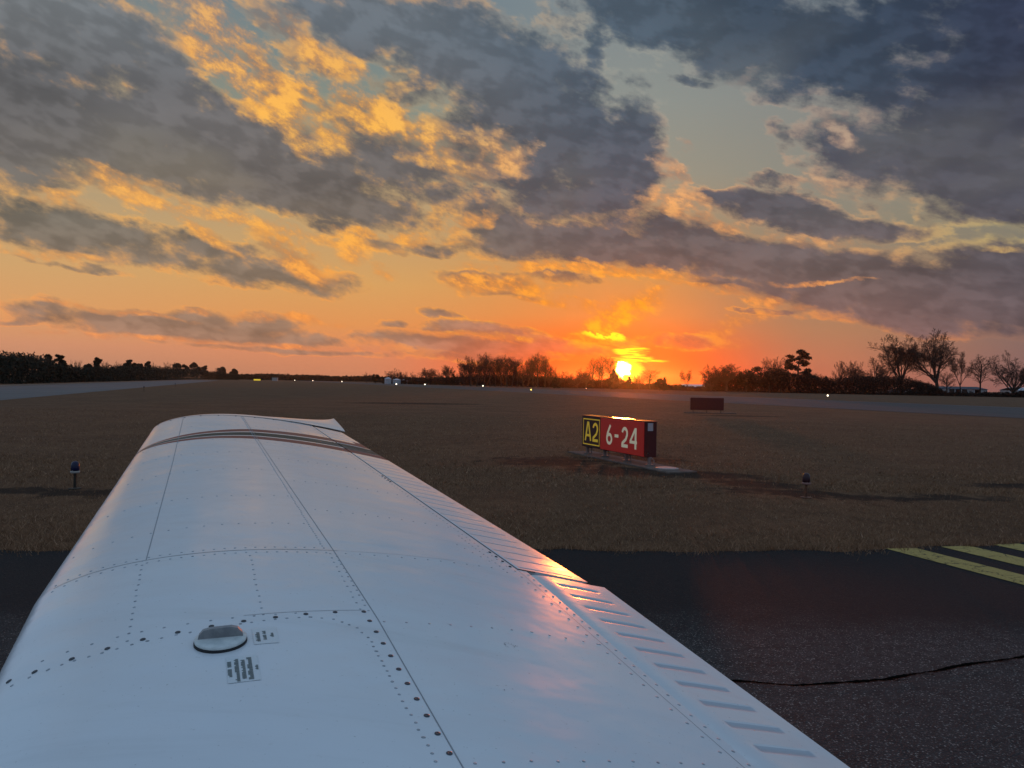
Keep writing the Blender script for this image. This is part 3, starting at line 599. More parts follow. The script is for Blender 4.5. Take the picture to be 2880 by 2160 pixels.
# fuel cap
fq, fxx = -.582, .268; p, a, b, n = frame(fq, fxx); R3 = lambda u, v, z: p+a*u+b*v+n*z
def capring(prof, seg=40, mi=0, mb=None):
    vs = [R3(r_*math.cos(2*math.pi*k/seg), r_*math.sin(2*math.pi*k/seg), z_) for r_, z_ in prof for k in range(seg)]
    fs = [(j*seg+k, j*seg+(k+1) % seg, (j+1)*seg+(k+1) % seg, (j+1)*seg+k) for j in range(len(prof)-1) for k in range(seg)]+[tuple((len(prof)-1)*seg+k for k in range(seg))]
    mb.add(vs, fs, mi)
M_cap = mottled('worn_cap_paint', (.50, .53, .52), (.62, .64, .62), 40, .4); M_black = mat('matte_black', (.01, .01, .012), .7)
cp_ = MB(); capring([(.0500, .0055), (.0505, .0085), (.048, .0108), (.040, .0118)], mb=cp_); cap_o = addpart(cp_, 'fuel_cap', M_cap)
gk = MB(); capring([(.0515, -.001), (.0515, .0035), (.0485, .0056)], mb=gk)  # dark rim ring under the cap
gko = gk.build('dark_rim', M_black, cap_o, True)
tb = MB(); L_ = .043; prof = [(-L_, .0115), (-L_+.002, .020), (-L_+.010, .0285), (-L_+.022, .0315), (L_-.022, .0325), (L_-.010, .0290), (L_-.002, .020), (L_, .0115)]
ca, sa_ = math.cos(-.06), math.sin(-.06); vs = []
for th_ in (-.0055, .0055):
    for (u_, z_) in prof: vs.append(R3(u_*ca-th_*sa_, u_*sa_+th_*ca-.0, z_))
m8 = len(prof); tb.add(vs, [tuple(range(m8)), tuple(range(2*m8-1, m8-1, -1))]+[(i, m8+i, m8+(i+1) % m8, (i+1) % m8) for i in range(m8)])
tbo = tb.build('tab', mottled('worn_tab_metal', (.20, .20, .21), (.27, .27, .27), 50, .5), cap_o)
# placards: clear film with faded print lines
def placard(q0, q1, x0, x1, lines, nm):
    pm = MB(); pts = [W(q_, x_, .0009) for q_, x_ in ((q0, x0), (q0, x1), (q1, x1), (q1, x0))]; pm.add(pts, [(3, 2, 1, 0)], 0)
    for (fx0, fx1, segs) in lines:
        for (s0, s1) in segs:
            u = s0
            while u < s1:
                wl = random.uniform(.022, .034); e_ = min(u+wl, s1)
                a0 = q0+(q1-q0)*u; a1 = q0+(q1-q0)*e_; b0 = x0+(x1-x0)*fx0; b1 = x0+(x1-x0)*fx1
                if random.random() < .5: b0 += (b1-b0)*.3
                pm.add([W(q_, x_, .0014) for q_, x_ in ((a0, b0), (a0, b1), (a1, b1), (a1, b0))], [(3, 2, 1, 0)], 1); u = e_+.014
    return addpart(pm, nm, [mat('placard_film', (.60, .63, .64), .3), mat('faded_print', (.13, .16, .16), .6)], smooth=False)
placard(-.533, -.612, .3075, .338, [(.10, .28, [(.28, .85)]), (.40, .54, [(.22, .42), (.48, .78)]), (.70, .84, [(.38, .62)])], 'placard')
placard(-.66, -.765, .2725, .3085, [(.02, .15, [(.18, .40), (.48, .78)]), (.24, .38, [(.1, .98)]), (.45, .58, [(.16, .9)]), (.64, .80, [(.08, .95)]), (.88, .98, [(.42, .6)])], 'placard')
# scuffs on the paint
for (q_, x_, n_) in [(-.625, .657, 26), (-.64, .668, 10), (-.84, .60, 5), (1.281, .617, 5)]:
    sc = MB()
    for _ in range(n_):
        an = random.uniform(0, 4.2); qq = q_+.014*math.sin(an)+random.gauss(0, .001); xx = x_+.006*math.cos(an)+random.gauss(0, .0005); l_ = random.uniform(.0008, .003)
        sc.add([W(qq, xx, .0009), W(qq+l_, xx+.0006, .0009), W(qq+l_*.7, xx+.0016, .0009)], [(0, 1, 2)])
    addpart(sc, 'paint_chip', M_dark, smooth=False)
# ------------------------------------------------------------------ signs
sA = np.array([1.933, 19.315]); sB = np.array([2.991, 16.586]); sdir = (sB-sA)/np.linalg.norm(sB-sA); s_rz = math.atan2(sdir[1], sdir[0])
def face_mat(name, c, rough=.55, spec=.3): return mottled(name, tuple(x*.88 for x in c), c, 9, rough, .1, .004, spec=spec)
M_red = face_mat('red_sign_face', (.33, .012, .006)); M_dred = face_mat('dark_red_housing', (.085, .007, .005)); M_blk = face_mat('black_sign_face', (.055, .012, .014))
M_ylw = mat('yellow_sign_legend', (.80, .52, .03), .5, emit=(.85, .50, .03), es=.16)
M_leg = mat('cream_sign_legend', (.78, .70, .50), .5, emit=(.85, .68, .38), es=.15)
M_rede = mat('backlit_red_panel', (.27, .008, .003), .5, emit=(.6, .012, .001), es=.13)
def stroke(mb, pts, wd, y, mi=0, closed=False):
    """flat stroke of width wd along pts (x,z) in the plane y"""
    P_ = np.array(pts, float); n = len(P_)
    d = np.roll(P_, -1, 0)-np.roll(P_, 1, 0) if closed else np.gradient(P_, axis=0); d /= np.linalg.norm(d, axis=1)[:, None]; nn = np.stack([-d[:, 1], d[:, 0]], 1)
    for i in range(n):   # mitre
        a = P_[i]-P_[i-1] if (closed or i > 0) else d[i]; b = P_[(i+1) % n]-P_[i] if (closed or i < n-1) else d[i]
        a = a/np.linalg.norm(a); b = b/np.linalg.norm(b); m_ = np.array([-(a+b)[1], (a+b)[0]]); m_ /= np.linalg.norm(m_)+1e-9; k = m_@np.array([-a[1], a[0]]); nn[i] = m_/max(k, .55)
    L_ = P_+nn*wd/2; R_ = P_-nn*wd/2; v = [(p[0], y, p[1]) for p in L_]+[(p[0], y, p[1]) for p in R_]
    m = n if closed else n-1; mb.add(v, [(i, (i+1) % n, n+(i+1) % n, n+i) for i in range(m)], mi)
def arc(cx, cz, rx, rz_, a0, a1, n=18): return [(cx+rx*math.cos(R(a0+(a1-a0)*k/n)), cz+rz_*math.sin(R(a0+(a1-a0)*k/n))) for k in range(n+1)]
def two(x0, x1, z0, z1, wd):
    w2 = wd/2; cx_ = (x0+x1)/2; r_ = (x1-x0)/2-w2; top_ = z1-w2; rz_ = (z1-z0)*.235
    return [arc(cx_, top_-rz_, r_, rz_, 172, -28, 20)+[(cx_+r_*.45, z0+(z1-z0)*.40), (x0+w2*1.15, z0+(z1-z0)*.20), (x0+w2, z0+wd*.9)], [(x0, z0+w2), (x1, z0+w2)]]
def build_sign():
    # housing axis: x along the face from the reader's left, y away from the reader
    root = empty('guidance_sign', (*sA, 0), s_rz)
    tag(root, 'red airfield sign reading A2 6-24 on a narrow concrete slab in the dry grass', 'sign')
    h = MB(); h.box((1.475, -.008, .5825), (2.99, .300, .765), bev=.010); h.build('housing', M_dred, root)
    Y = -.165
    f1 = MB(); f1.box((.49, Y+.003, .5825), (.97, .012, .74), bev=.004); blk = f1.build('panel', M_blk, root); blk['label'] = 'black location panel with yellow frame'
    f2 = MB(); f2.box((1.975, Y, .5825), (1.975, .016, .74), bev=.004); red = f2.build('panel', M_rede, root); red['label'] = 'bright red panel'
    y = Y-.006; fr = MB()
    for (a_, b_, c_, d_) in [(.066, .942, .877, .904), (.066, .942, .261, .288), (.066, .092, .288, .877), (.916, .942, .288, .877)]: fr.add([(a_, y, c_), (b_, y, c_), (b_, y, d_), (a_, y, d_)], [(0, 1, 2, 3)])
    fr.build('frame_line', M_ylw, blk)
    lg = MB(); stroke(lg, [(.190, .356), (.308, .795), (.358, .795), (.478, .362)], .068, y)
    stroke(lg, [(.225, .494), (.440, .494)], .058, y-.0006); lg.build('letter_a', M_ylw, blk)
    l2 = MB(); [stroke(l2, s_, .068, y-.0005*i) for i, s_ in enumerate(two(.575, .858, .355, .818, .068))]; l2.build('digit', M_ylw, blk)
    y2 = Y-.010; wd = .072; l6 = MB(); stroke(l6, arc(1.430, .487, .110, .103, 0, 360, 30)[:-1], wd, y2, closed=True)
    stroke(l6, [(1.482, .808), (1.420, .72), (1.350, .615), (1.320, .525), (1.320, .475)], wd, y2-.0006); l6.build('digit', M_leg, red)
    ld_ = MB(); ld_.add([(1.685, y2, .541), (1.866, y2, .541), (1.866, y2, .611), (1.685, y2, .611)], [(0, 1, 2, 3)]); ld_.build('dash', M_leg, red)
    l2 = MB(); [stroke(l2, s_, .074, y2-.0005*i) for i, s_ in enumerate(two(2.008, 2.294, .342, .806, .074))]; l2.build('digit', M_leg, red)
    l4 = MB(); stroke(l4, [(2.628, .340), (2.628, .806)], .080, y2); stroke(l4, [(2.372, .490), (2.690, .490)], .066, y2-.0006); stroke(l4, [(2.396, .494), (2.620, .794)], .066, y2-.0012); l4.build('digit', M_leg, red)
    pl = MB(); pl.box((2.973, Y+.151, .850), (.005, .130, .170)); pl.build('notice_plate', mat('pale_notice_plate', (.40, .33, .34), .5), root)
    kb = MB(); kb.tube((2.965, Y+.10, .284), (2.99, Y+.10, .284), .016, .012, 10); kb.build('latch', mat('latch_metal', (.5, .45, .4), .4, metal=.6), root)
    tpm = MB(); tpm.box((1.475, -.008, .970), (3.02, .325, .014), bev=.004); tpm.build('top_cover', mat('top_cover_paint', (.22, .05, .03), .18, spec=.8), root)
    for x_ in (.98, 2.25): c_ = MB(); c_.box((x_, -.008, .979), (.03, .335, .010)); c_.build('joint_strap', M_dred, root)
    M_leg2 = mottled('galvanised_leg', (.20, .12, .10), (.28, .17, .14), 12, .6)
    for x_ in (.0, .907, 1.939, 2.927):
        l_ = MB(); l_.lathe((x_, 0, .03), [(.085, 0), (.085, .014), (.045, .016), (.040, .11), (.048, .112), (.048, .175)], 14)
        leg_o = l_.build('leg', M_leg2, root)
        cf = MB(); cf.tube((x_+.10, .05, .02), (x_+.10, .05, .15), .014, .014, 8); cf.tube((x_+.10, .05, .15), (x_+.03, .01, .19), .014, .014, 8); cf.build('conduit', M_leg2, leg_o)
build_sign()
# slab under it
M_slab = mottled('slab_concrete', (.095, .062, .048), (.135, .098, .080), 5, .95)
def slab(x, y, rz, lx, ly, z, label):
    b_ = MB(); b_.box((lx/2-.45, 0, z/2-.04), (lx, ly, z+.08), bev=.015); o = b_.build('concrete_slab', M_slab); o.location = (x, y, 0); o.rotation_euler = (0, 0, rz); return tag(o, label, 'slab')
slab(*sA, s_rz, 4.65, .70, .03, 'long narrow grey concrete slab flush with the grass under the A2 sign')
lid = MB(); lid.lathe((3.62, 0, .028), [(.24, 0), (.24, .012), (.20, .022), (.0, .024)], 24, cap=False); lo_ = lid.build('access_cover', mottled('pale_cover_metal', (.26, .20, .18), (.36, .28, .26), 14, .5)); lo_.location = (*sA, 0); lo_.rotation_euler = (0, 0, s_rz); tag(lo_, 'pale round metal cover lying on the near end of the sign slab', 'cover')
# the far sign seen from behind
def far_sign():
    p = at(707, 50.); root = empty('guidance_sign', (p[0]-1.05, p[1], 0), R(-3)); tag(root, 'blank dark red back of an airfield sign standing by the runway edge', 'sign')
    b_ = MB(); b_.box((1.05, 0, .60), (2.12, .26, .80), bev=.015); b_.build('housing', M_dred, root)
    r_ = MB(); r_.box((1.05, -.134, .60), (2.0, .008, .70)); r_.build('back_panel', face_mat('dark_back_panel', (.085, .008, .006)), root)
    for x_ in (.18, 1.05, 1.95): l_ = MB(); l_.lathe((x_, 0, 0), [(.07, 0), (.07, .03), (.03, .032), (.03, .22)], 10); l_.build('leg', M_slab, root)
    s_ = MB(); s_.box((p[0]+.2, p[1]-.05, .02), (3.2, .8, .05)); tag(s_.build('concrete_slab', M_slab), 'concrete slab under the blank dark red sign back', 'slab')
far_sign()
# small far lit yellow sign and cabinet
p = at(257, 420); m_ = MB(); m_.box((0, 0, .95), (3.6, .3, .8), bev=.02); r0 = empty('guidance_sign', p); tag(r0, 'tiny lit yellow sign at the far end of the field', 'sign')
m_.build('lit_face', mat('lit_yellow_face', (.8, .5, .02), .5, emit=(1., .72, .05), es=.5), r0)
for x_ in (-2, 2): l_ = MB(); l_.box((x_, 0, .2), (.2, .2, .4)); l_.build('leg', M_slab, r0)
p = at(275, 600); m_ = MB(); m_.box((0, 0, 1.2), (4, 2.5, 2.4), bev=.05); m_.box((0, 0, 2.5), (4.3, 2.8, .2), mi=0); o = m_.build('equipment_hut', mottled('hut_paint', (.3, .28, .27), (.4, .38, .36), 2)); o.location = tuple(p); tag(o, 'tiny pale hut beyond the far yellow sign', 'hut')
# ------------------------------------------------------------------ taxiway edge lights
def edge_light(x, y, s, label, lens, base, hgt=.40, lean=0.):
    root = empty('taxiway_light', (x, y, 0)); root.rotation_euler = (lean, 0, 0); tag(root, label, 'edge light', 'elevated taxiway edge lights in the grass')
    a = MB(); a.lathe((0, 0, 0), [(.09*s, 0), (.09*s, .015), (.03, .018), (.022, .03), (.020, hgt-.19)], 14); a.build('post', base[1], root)
    b_ = MB(); b_.lathe((0, 0, hgt-.19), [(.032, 0), (.060, .006), (.068, .018), (.068, .034), (.060, .040)], 20); b_.build('collar', base[0], root)
    d = MB(); d.lathe((0, 0, hgt-.150), [(.058, 0), (.061, .03), (.059, .085), (.053, .115), (.040, .137), (.020, .148), (.004, .150)], 24); ob = d.build('lens', lens, root, True)
    for k in range(3): cl = MB(); an = 2.1*k+.4; cl.tube((.060*math.cos(an), .060*math.sin(an), hgt-.17), (.060*math.cos(an), .060*math.sin(an), hgt-.135), .005, .005, 6); cl.build('clip', base[0], ob)
M_blue = mat('cobalt_glass', (.004, .005, .035), .3, spec=.35); M_blue2 = mat('unlit_blue_glass', (.035, .008, .012), .3, spec=.35)
M_col1 = mat('pale_collar', (.34, .30, .27), .45); M_col2 = mat('rusty_collar', (.26, .13, .11), .55); M_post = mottled('post_paint', (.022, .015, .010), (.04, .028, .018), 20, .7); M_post2 = mottled('rusty_post', (.09, .035, .02), (.15, .06, .03), 20, .7)
gp = ground(74.9, 489); edge_light(gp[0], gp[1], 1., 'blue domed taxiway edge light in the grass left of the wing', M_blue, (M_col1, M_post), .43)
gp = ground(806, 498); edge_light(gp[0], gp[1], 1., 'dark domed taxiway edge light in bare earth right of the A2 sign', M_blue2, (M_col2, M_post2), .40)
for i, (px, py, lb) in enumerate([(144.1, 391.1, 'small dark edge light in the field beyond the wing tip'), (175.3, 386.5, 'smaller farther edge light beyond the wing tip near the concrete')]):
    g_ = at(px, (91, 141)[i]); edge_light(g_[0], g_[1], 2., lb, M_blue, (M_post, M_post), .62)
# runway edge lights: lit lamps
M_lamp = mat('lit_lamp_glass', (1, .9, .7), .3, emit=(1., .86, .6), es=5.); M_lampy = mat('lit_amber_glass', (1, .8, .3), .3, emit=(1., .78, .12), es=4.)
rl = [(294.8, 380.2, 620, .26), (312.8, 380.6, 560, .26), (342, 381.5, 500, .26), (396.3, 384.6, 330, .30), (424.9, 384.4, 330, .26), (483, 385.8, 300, .24), (531.1, 390.3, 165, .15), (586.2, 389.2, 250, .10), (827.7, 396.6, 150, .17)]
names_ = ['farthest left', 'second', 'third', 'brightest, in front of the grain bins', 'in front of the long shed', 'before the tall bare trees', 'yellow, nearest to the field', 'between the tall trees and the sun', 'rightmost, by the dark hedge']
for i, (px, py, D_, r_) in enumerate(rl):
    r_ *= .8; p = at(px, D_, py); root = empty('runway_light', (p[0], p[1], 0)); tag(root, 'lit runway edge light, '+names_[i], 'runway light', 'lit lamps along the runway edge')
    z = max(p[2], .35); a = MB(); a.lathe((0, 0, 0), [(.12, 0), (.12, .03), (.03, .04), (.03, z-r_)], 8); a.build('post', M_post, root)
    b_ = MB(); b_.lathe((0, 0, z-r_), [(r_*.5, 0), (r_, r_*.5), (r_, r_*1.2), (r_*.6, r_*1.8), (.01, r_*2)], 12); b_.build('lamp_glass', M_lampy if i == 6 else M_lamp, root, True)
# ------------------------------------------------------------------ buildings and vehicles far off
M_galv = mottled('galvanised_sheet', (.30, .29, .30), (.40, .39, .40), 1.2, .45, spec=.5); M_roofw = mottled('pale_roof_sheet', (.42, .42, .45), (.52, .52, .55), .8, .4)
M_shade = mat('open_bay_shade', (.02, .016, .014), .9)  # near-black sheet colour that paints the shade inside open bays
def topz(px, D_, py): return at(px, D_, py)[2]
def bin_(px, D_, wpx, pyt, label):
    p = at(px, D_); r_ = wpx*D_/769/2; zt = topz(px, D_, pyt); root = empty('grain_bin', p); tag(root, label, 'grain bin', 'round grain bins beyond the runway')
    b_ = MB(); zw = zt*.80; prof = []
    for k in range(9): prof += [(r_, zw*k/9), (r_*.985, zw*(k+.5)/9)]
    prof.append((r_, zw)); b_.lathe((0, 0, 0), prof, 28); b_.build('wall', M_galv, root)
    c_ = MB(); c_.lathe((0, 0, zw), [(r_*1.04, -.05), (r_*1.03, .02), (r_*.25, (zt-zw)*.92), (r_*.22, zt-zw), (.01, (zt-zw)*1.02)], 28); c_.build('roof', M_roofw, root)
bin_(387.9, 420, 6.8, 377.3, 'tall round grain bin at the left end of the farmyard beyond the runway'); bin_(396.7, 425, 8.0, 378.7, 'wide low grain bin standing between the tall bin and the small one'); bin_(404, 430, 6.0, 379.4, 'smallest grain bin touching the long open shed')
def shed(px0, px1, D_, pyt, label, nb=6, wall=None, roof=None, depth=9, name='open_shed', cat='shed', rise=.25, zb=0.):
    a = at(px0, D_); b = at(px1, D_); L_ = b[0]-a[0]; zt = topz((px0+px1)/2, D_, pyt); ze = zt-(zt-zb)*rise
    root = empty(name, (a[0], a[1], zb)); tag(root, label, cat); zt -= zb; ze -= zb
    r_ = MB(); v = [(-.3, -.4, ze), (L_+.3, -.4, ze), (L_+.3, depth/2, zt), (-.3, depth/2, zt), (-.3, depth+.4, ze), (L_+.3, depth+.4, ze)]; v2 = [(x, y, z+.12) for x, y, z in v]
    r_.add(v2+v, [(0, 1, 2, 3), (3, 2, 5, 4), (6, 9, 8, 7), (9, 10, 11, 8), (0, 6, 7, 1), (4, 5, 11, 10), (0, 3, 9, 6), (3, 4, 10, 9), (1, 7, 8, 2), (2, 8, 11, 5)]); r_.build('roof', roof or M_roofw, root)
    w_ = MB(); w_.box((L_/2, depth, ze/2), (L_, .15, ze)); w_.box((0, depth/2, ze/2), (.15, depth, ze)); w_.box((L_, depth/2, ze/2), (.15, depth, ze)); w_.build('wall', wall or M_galv, root)
    for k in range(nb+1): p_ = MB(); p_.box((L_*k/nb, 0, ze/2), (.3, .3, ze)); p_.build('post', M_galv, root)
    if nb:
        for k in range(nb):
            if (k*7+int(px0)) % 3: q_ = MB(); q_.box((L_*(k+.5)/nb, .3, ze*.5), (L_/nb*.9, .1, ze*.96)); q_.build('bay_door_shade', M_galv if k % 2 else M_shade, root)  # sheet doors, and dark sheets painting the shade of open bays
    return root
shed(407, 426.8, 425, 380.2, 'long low pale open shed with several bays right of the grain bins', 7, depth=12)
shed(449, 459.5, 430, 381.2, 'small pale roofed shed left of the tall bare trees', 2, depth=10)
shed(686, 707, 300, 384.6, 'pale low roof showing above the hedge right of the sun', 3, depth=14, rise=.55)
shed(936, 987, 330, 386.8, 'long bluish metal building behind the big bare trees', 8, wall=mottled('blue_grey_sheet', (.06, .07, .08), (.09, .10, .11), .7, .5), roof=mottled('dull_blue_roof', (.05, .065, .08), (.07, .085, .10), .7, .8, spec=.1), depth=15, rise=.3)
shed(1018, 1036, 250, 388.0, 'pale shed at the right edge behind the last tree', 2, depth=9, rise=.3)
bk = MB(); bk.box((at(900, 262)[0], 262, .2), (90, 22, .5)); tag(bk.build('yard', M_grass), kind='structure')
def car(px, D_, rz, label, c, s=1.):
    p = at(px, D_); root = empty('parked_car', (p[0], p[1], .45), rz); tag(root, label, 'car', 'cars parked by the trees on the right')
    pr = [(-2.2, .35), (-2.2, .8), (-2.05, .95), (-1.3, 1.0), (-.85, 1.42), (.55, 1.45), (1.15, 1.02), (2.0, .88), (2.2, .7), (2.2, .35)]
    b_ = MB(); n = len(pr); v = []
    for y_, k in ((-.85, 1), (.85, 1)): v += [(x*s, y_*s*(.86 if z > 1.1 else 1), z*s) for x, z in pr]
    b_.add(v, [tuple(range(n))[::-1], tuple(range(n, 2*n))]+[(i, (i+1) % n, n+(i+1) % n, n+i) for i in range(n)]); b_.build('body', mat('car_paint', c, .25, coat=.5), root)
    for s_ in (-1, 1):
        g_ = MB(); g_.add([(-1.15*s, s_*.80*s, 1.05*s), (.95*s, s_*.80*s, 1.05*s), (.5*s, s_*.76*s, 1.38*s), (-.8*s, s_*.76*s, 1.36*s)], [(0, 1, 2, 3)]); o_ = g_.build('window', mat('car_glass', (.01, .01, .012), .1), root)
        for x_ in (-1.35, 1.35): w_ = MB(); w_.tube((x_*s, s_*.88*s, .33*s), (x_*s, s_*.66*s, .33*s), .33*s, .33*s, 16); wh = w_.build('wheel', M_black, root); h_ = MB(); h_.lathe((0, 0, 0), [(.2*s, 0), (.16*s, .02)], 10); hb = h_.build('hub', M_galv, wh); hb.rotation_euler = (math.pi/2*s_*1, 0, 0); hb.location = (x_*s, s_*.885*s, .33*s)
car(895.5, 258, .1, 'white car parked left of the thick bare tree trunk', (.75, .76, .8)); car(908, 262, -.2, 'white car half hidden behind the first big bare tree', (.6, .6, .62)); car(913, 253, .15, 'pale car parked lower and nearest to the hedge', (.62, .63, .66), .9); car(929, 262, 0, 'dark grey car beside the second big bare tree', (.14, .12, .12))
# ------------------------------------------------------------------ trees
def bark_fn(t, b):
    n = t.noise(t.mapping(objco(t), scale=(1, 1, .25)), 3, 5, .7); t.link(t.mix(n, (.045, .034, .028), (.095, .075, .062)), b.inputs['Base Color'])
M_bark = mat('bark', rough=.95, spec=.1, fn=bark_fn); M_twig = mat('twigs', (.060, .042, .034), .95, spec=.05)
def leaf_fn(ca, cb):
    def fn(t, b):
        g = t.node('ShaderNodeNewGeometry'); t.link(t.mix(g.outputs['Random Per Island'], ca, cb), b.inputs['Base Color'])
    return fn
M_pine = mat('pine_needles', rough=.9, spec=.1, fn=leaf_fn((.014, .016, .012), (.034, .036, .026))); M_brush = mat('winter_brush', rough=.95, spec=.05, fn=leaf_fn((.022, .014, .011), (.05, .034, .026)))
class Tree:
    """winter tree grown by recursion: trunk and limbs in one mesh, twigs in the other; unit height about 1"""
    def __init__(s, seed, style):
        s.r = np.random.default_rng(seed); s.st = style; s.T = MB(); s.C = MB(); s.Cv = []; s.go(np.zeros(3), np.array([0, 0, 1.]), style['trunk'], style['rad'], 0)
    def seg(s, a, b, r0, r1, lv):
        if lv <= 2: s.T.tube(a, b, r0, r1, 6 if lv < 2 else 4)
        else:
            d = b-a; h = s.r.normal(size=3); p = np.cross(d, h); p /= np.linalg.norm(p)+1e-9; q_ = np.cross(d/np.linalg.norm(d), p)
            s.Cv.append(np.array([a+p*r0, a-p*.5*r0+q_*.87*r0, a-p*.5*r0-q_*.87*r0, b+p*r1, b-p*.5*r1+q_*.87*r1, b-p*.5*r1-q_*.87*r1]))
    def go(s, p, d, L, r, lv):
        st = s.st; rg = s.r; n = 5 if lv == 0 else 4 if lv < 3 else 2; pts = [p]; dirs = [d]
        for i in range(n):
            d = d+rg.normal(0, st['wob']*(1+.4*lv), 3)+np.array([0, 0, st['up'][min(lv, len(st['up'])-1)]]); d /= np.linalg.norm(d); pts.append(pts[-1]+d*L/n); dirs.append(d)
        r1 = r*(.62 if lv == 0 else .35)
        for i in range(n): s.seg(pts[i], pts[i+1], r+(r1-r)*i/n, r+(r1-r)*(i+1)/n, lv)
        if lv >= st['lev']: return
        k = st['kids'][min(lv, len(st['kids'])-1)]; lo_ = st['from'][min(lv, len(st['from'])-1)]
        az0 = rg.uniform(0, 6.28)
        for j in range(k):
            t_ = lo_+(1-lo_)*((j+rg.uniform(.1, .9))/k) if j < k-1 else 1.; t_ = min(t_, .999) if j < k-1 else 1.
            i = min(int(t_*n), n-1); fpos = pts[i]+(pts[i+1]-pts[i])*(t_*n-i); dd = dirs[i+1]
            an = st['ang'][min(lv, len(st['ang'])-1)]*rg.uniform(.7, 1.25) if j < k-1 else .2; az_ = az0+j*2.4+rg.normal(0, .3)
            h = np.array([1., 0, 0]) if abs(dd[2]) > .7 else np.array([0, 0, 1.]); u = np.cross(dd, h); u /= np.linalg.norm(u); v = np.cross(dd, u)
            nd = dd*math.cos(an)+(u*math.cos(az_)+v*math.sin(az_))*math.sin(an)
            ln = L*st['ratio'][min(lv, len(st['ratio'])-1)]*(1-.45*t_*(lv > 0))*rg.uniform(.8, 1.15)
            s.go(fpos, nd, ln, max((r+(r1-r)*t_)*.62, st['tw']), lv+1)
    def meshes(s, name):
        tm = s.T.build('trunk', M_bark); cm_ = MB(); n = len(s.Cv); V_ = np.concatenate(s.Cv)
        base = np.arange(n)[:, None]*6; f = np.concatenate([base+np.array(q_) for q_ in ((0, 1, 4, 3), (1, 2, 5, 4), (2, 0, 3, 5))]); cm_.v = [V_]; cm_.f = f.tolist(); cm_.mi = [0]; cm_.n = len(V_)
        co = cm_.build('crown', M_twig); allv = np.concatenate([V_, np.concatenate(s.T.v)]); return tm, co, np.percentile(allv[:, 2], 99.7), np.percentile(np.abs(allv[:, :2]), 98)
STY = {
 'broad': dict(trunk=.30, rad=.022, lev=6, kids=[10, 6, 5, 5, 4, 3], ang=[.62, .60, .62, .65, .7], ratio=[1.35, .60, .62, .66, .7], up=[0, .13, .08, .05, .03], wob=.06, tw=.0013, **{'from': [.55, .25, .2, .2]}),
 'vase': dict(trunk=.26, rad=.019, lev=6, kids=[9, 6, 5, 5, 4, 3], ang=[.48, .48, .55, .6, .65], ratio=[1.85, .48, .60, .64, .68], up=[0, .13, .09, .06, .03], wob=.05, tw=.0012, **{'from': [.6, .25, .2, .2]}),
 'tall': dict(trunk=.62, rad=.012, lev=5, kids=[18, 6, 5, 5, 3], ang=[.55, .55, .6, .65], ratio=[.42, .58, .64, .68], up=[0, .16, .08, .03], wob=.04, tw=.0007, **{'from': [.35, .2, .2, .2]}),
 'sapling': dict(trunk=.7, rad=.007, lev=4, kids=[16, 6, 5, 4], ang=[.45, .5, .55, .6], ratio=[.30, .55, .6], up=[0, .16, .08], wob=.03, tw=.0012, **{'from': [.35, .2, .2]}),
 'round': dict(trunk=.16, rad=.020, lev=6, kids=[10, 6, 5, 5, 4, 3], ang=[.85, .62, .62, .65, .7], ratio=[2.7, .52, .60, .64, .68], up=[0, .10, .06, .04, .02], wob=.07, tw=.0011, **{'from': [.3, .2, .2, .2]}),
 'vee': dict(trunk=.22, rad=.013, lev=5, kids=[5, 9, 7, 5, 4], ang=[.45, .45, .55, .6], ratio=[2.1, .36, .60, .66], up=[0, .10, .06, .03], wob=.05, tw=.0012, **{'from': [.8, .3, .2, .2]}),
}
PROTO = {}
for i, (k, st) in enumerate(STY.items()):
    for v in range(2 if k in ('broad', 'round', 'tall') else 1):
        t_ = Tree(31+i*5+v*3, st); tm, co, hh, ww = t_.meshes(k); PROTO[(k, v)] = [tm, co, hh, ww, False]
def bare(style, v, px, D_, pyt, label, wpx=None, grp='bare winter trees along the field edge', rz=0., zb=0.):
    pr = PROTO[(style, v)]; tm, co, hh, ww, used = pr; p = at(px, D_); h = topz(px, D_, pyt)-zb; s = h/hh; sw = s if wpx is None else (wpx*D_/769/2)/ww
    label = label.replace('of the tall bare cluster left of the sun', 'of the tall bare tree cluster')
    root = empty('bare_tree', (p[0], p[1], zb), rz); root.scale = (sw, sw, s); tag(root, label, 'tree', grp)
    if used: tm = tm.copy(); co = co.copy(); col.objects.link(tm); col.objects.link(co)
    pr[4] = True; tm.parent = root; co.parent = root; return root
# right-hand trees
bare('broad', 0, 938, 240, 331, 'biggest bare tree with a thick trunk, second tall tree from the right cluster left side', 66, rz=.3)
bare('vase', 0, 902, 246, 334.5, 'tall upright bare tree just left of the biggest one', 48)
bare('round', 0, 873, 250, 354, 'wide round bare tree left of the two tallest', 50, rz=1.)
bare('round', 1, 846, 255, 361, 'small round bare tree above the dark hedge', 24, rz=2.)
bare('vee', 0, 961, 244, 352, 'forked bare tree with two spreading stems right of the biggest tree', 36, rz=.4)
bare('sapling', 0, 981, 246, 354.5, 'slim twin bare tree between the forked one and the edge tree', 24, rz=.2)
bare('sapling', 0, 947, 238, 372, 'thin low bare sapling beside the biggest trunk', 18, rz=2.2)
bare('round', 0, 1013, 236, 351.5, 'dense rounded bare tree at the right edge of the picture', 52, rz=2.6)
bare('round', 1, 774, 262, 356.5, 'bare tree behind the left side of the tall dark pine', 26, rz=.7)
bare('round', 1, 803, 268, 372, 'low bare tree at the right foot of the dark pine', 22, rz=1.7)
bare('broad', 1, 726, 250, 364, 'spreading bare tree left of the evergreen mass', 32, rz=.5)
bare('round', 0, 711, 254, 364.5, 'fine twigged bare tree next to the pale roof', 26, rz=3.3)
bare('vee', 0, 688, 258, 370, 'small forked bare tree over the pale roof', 20, rz=1.3)
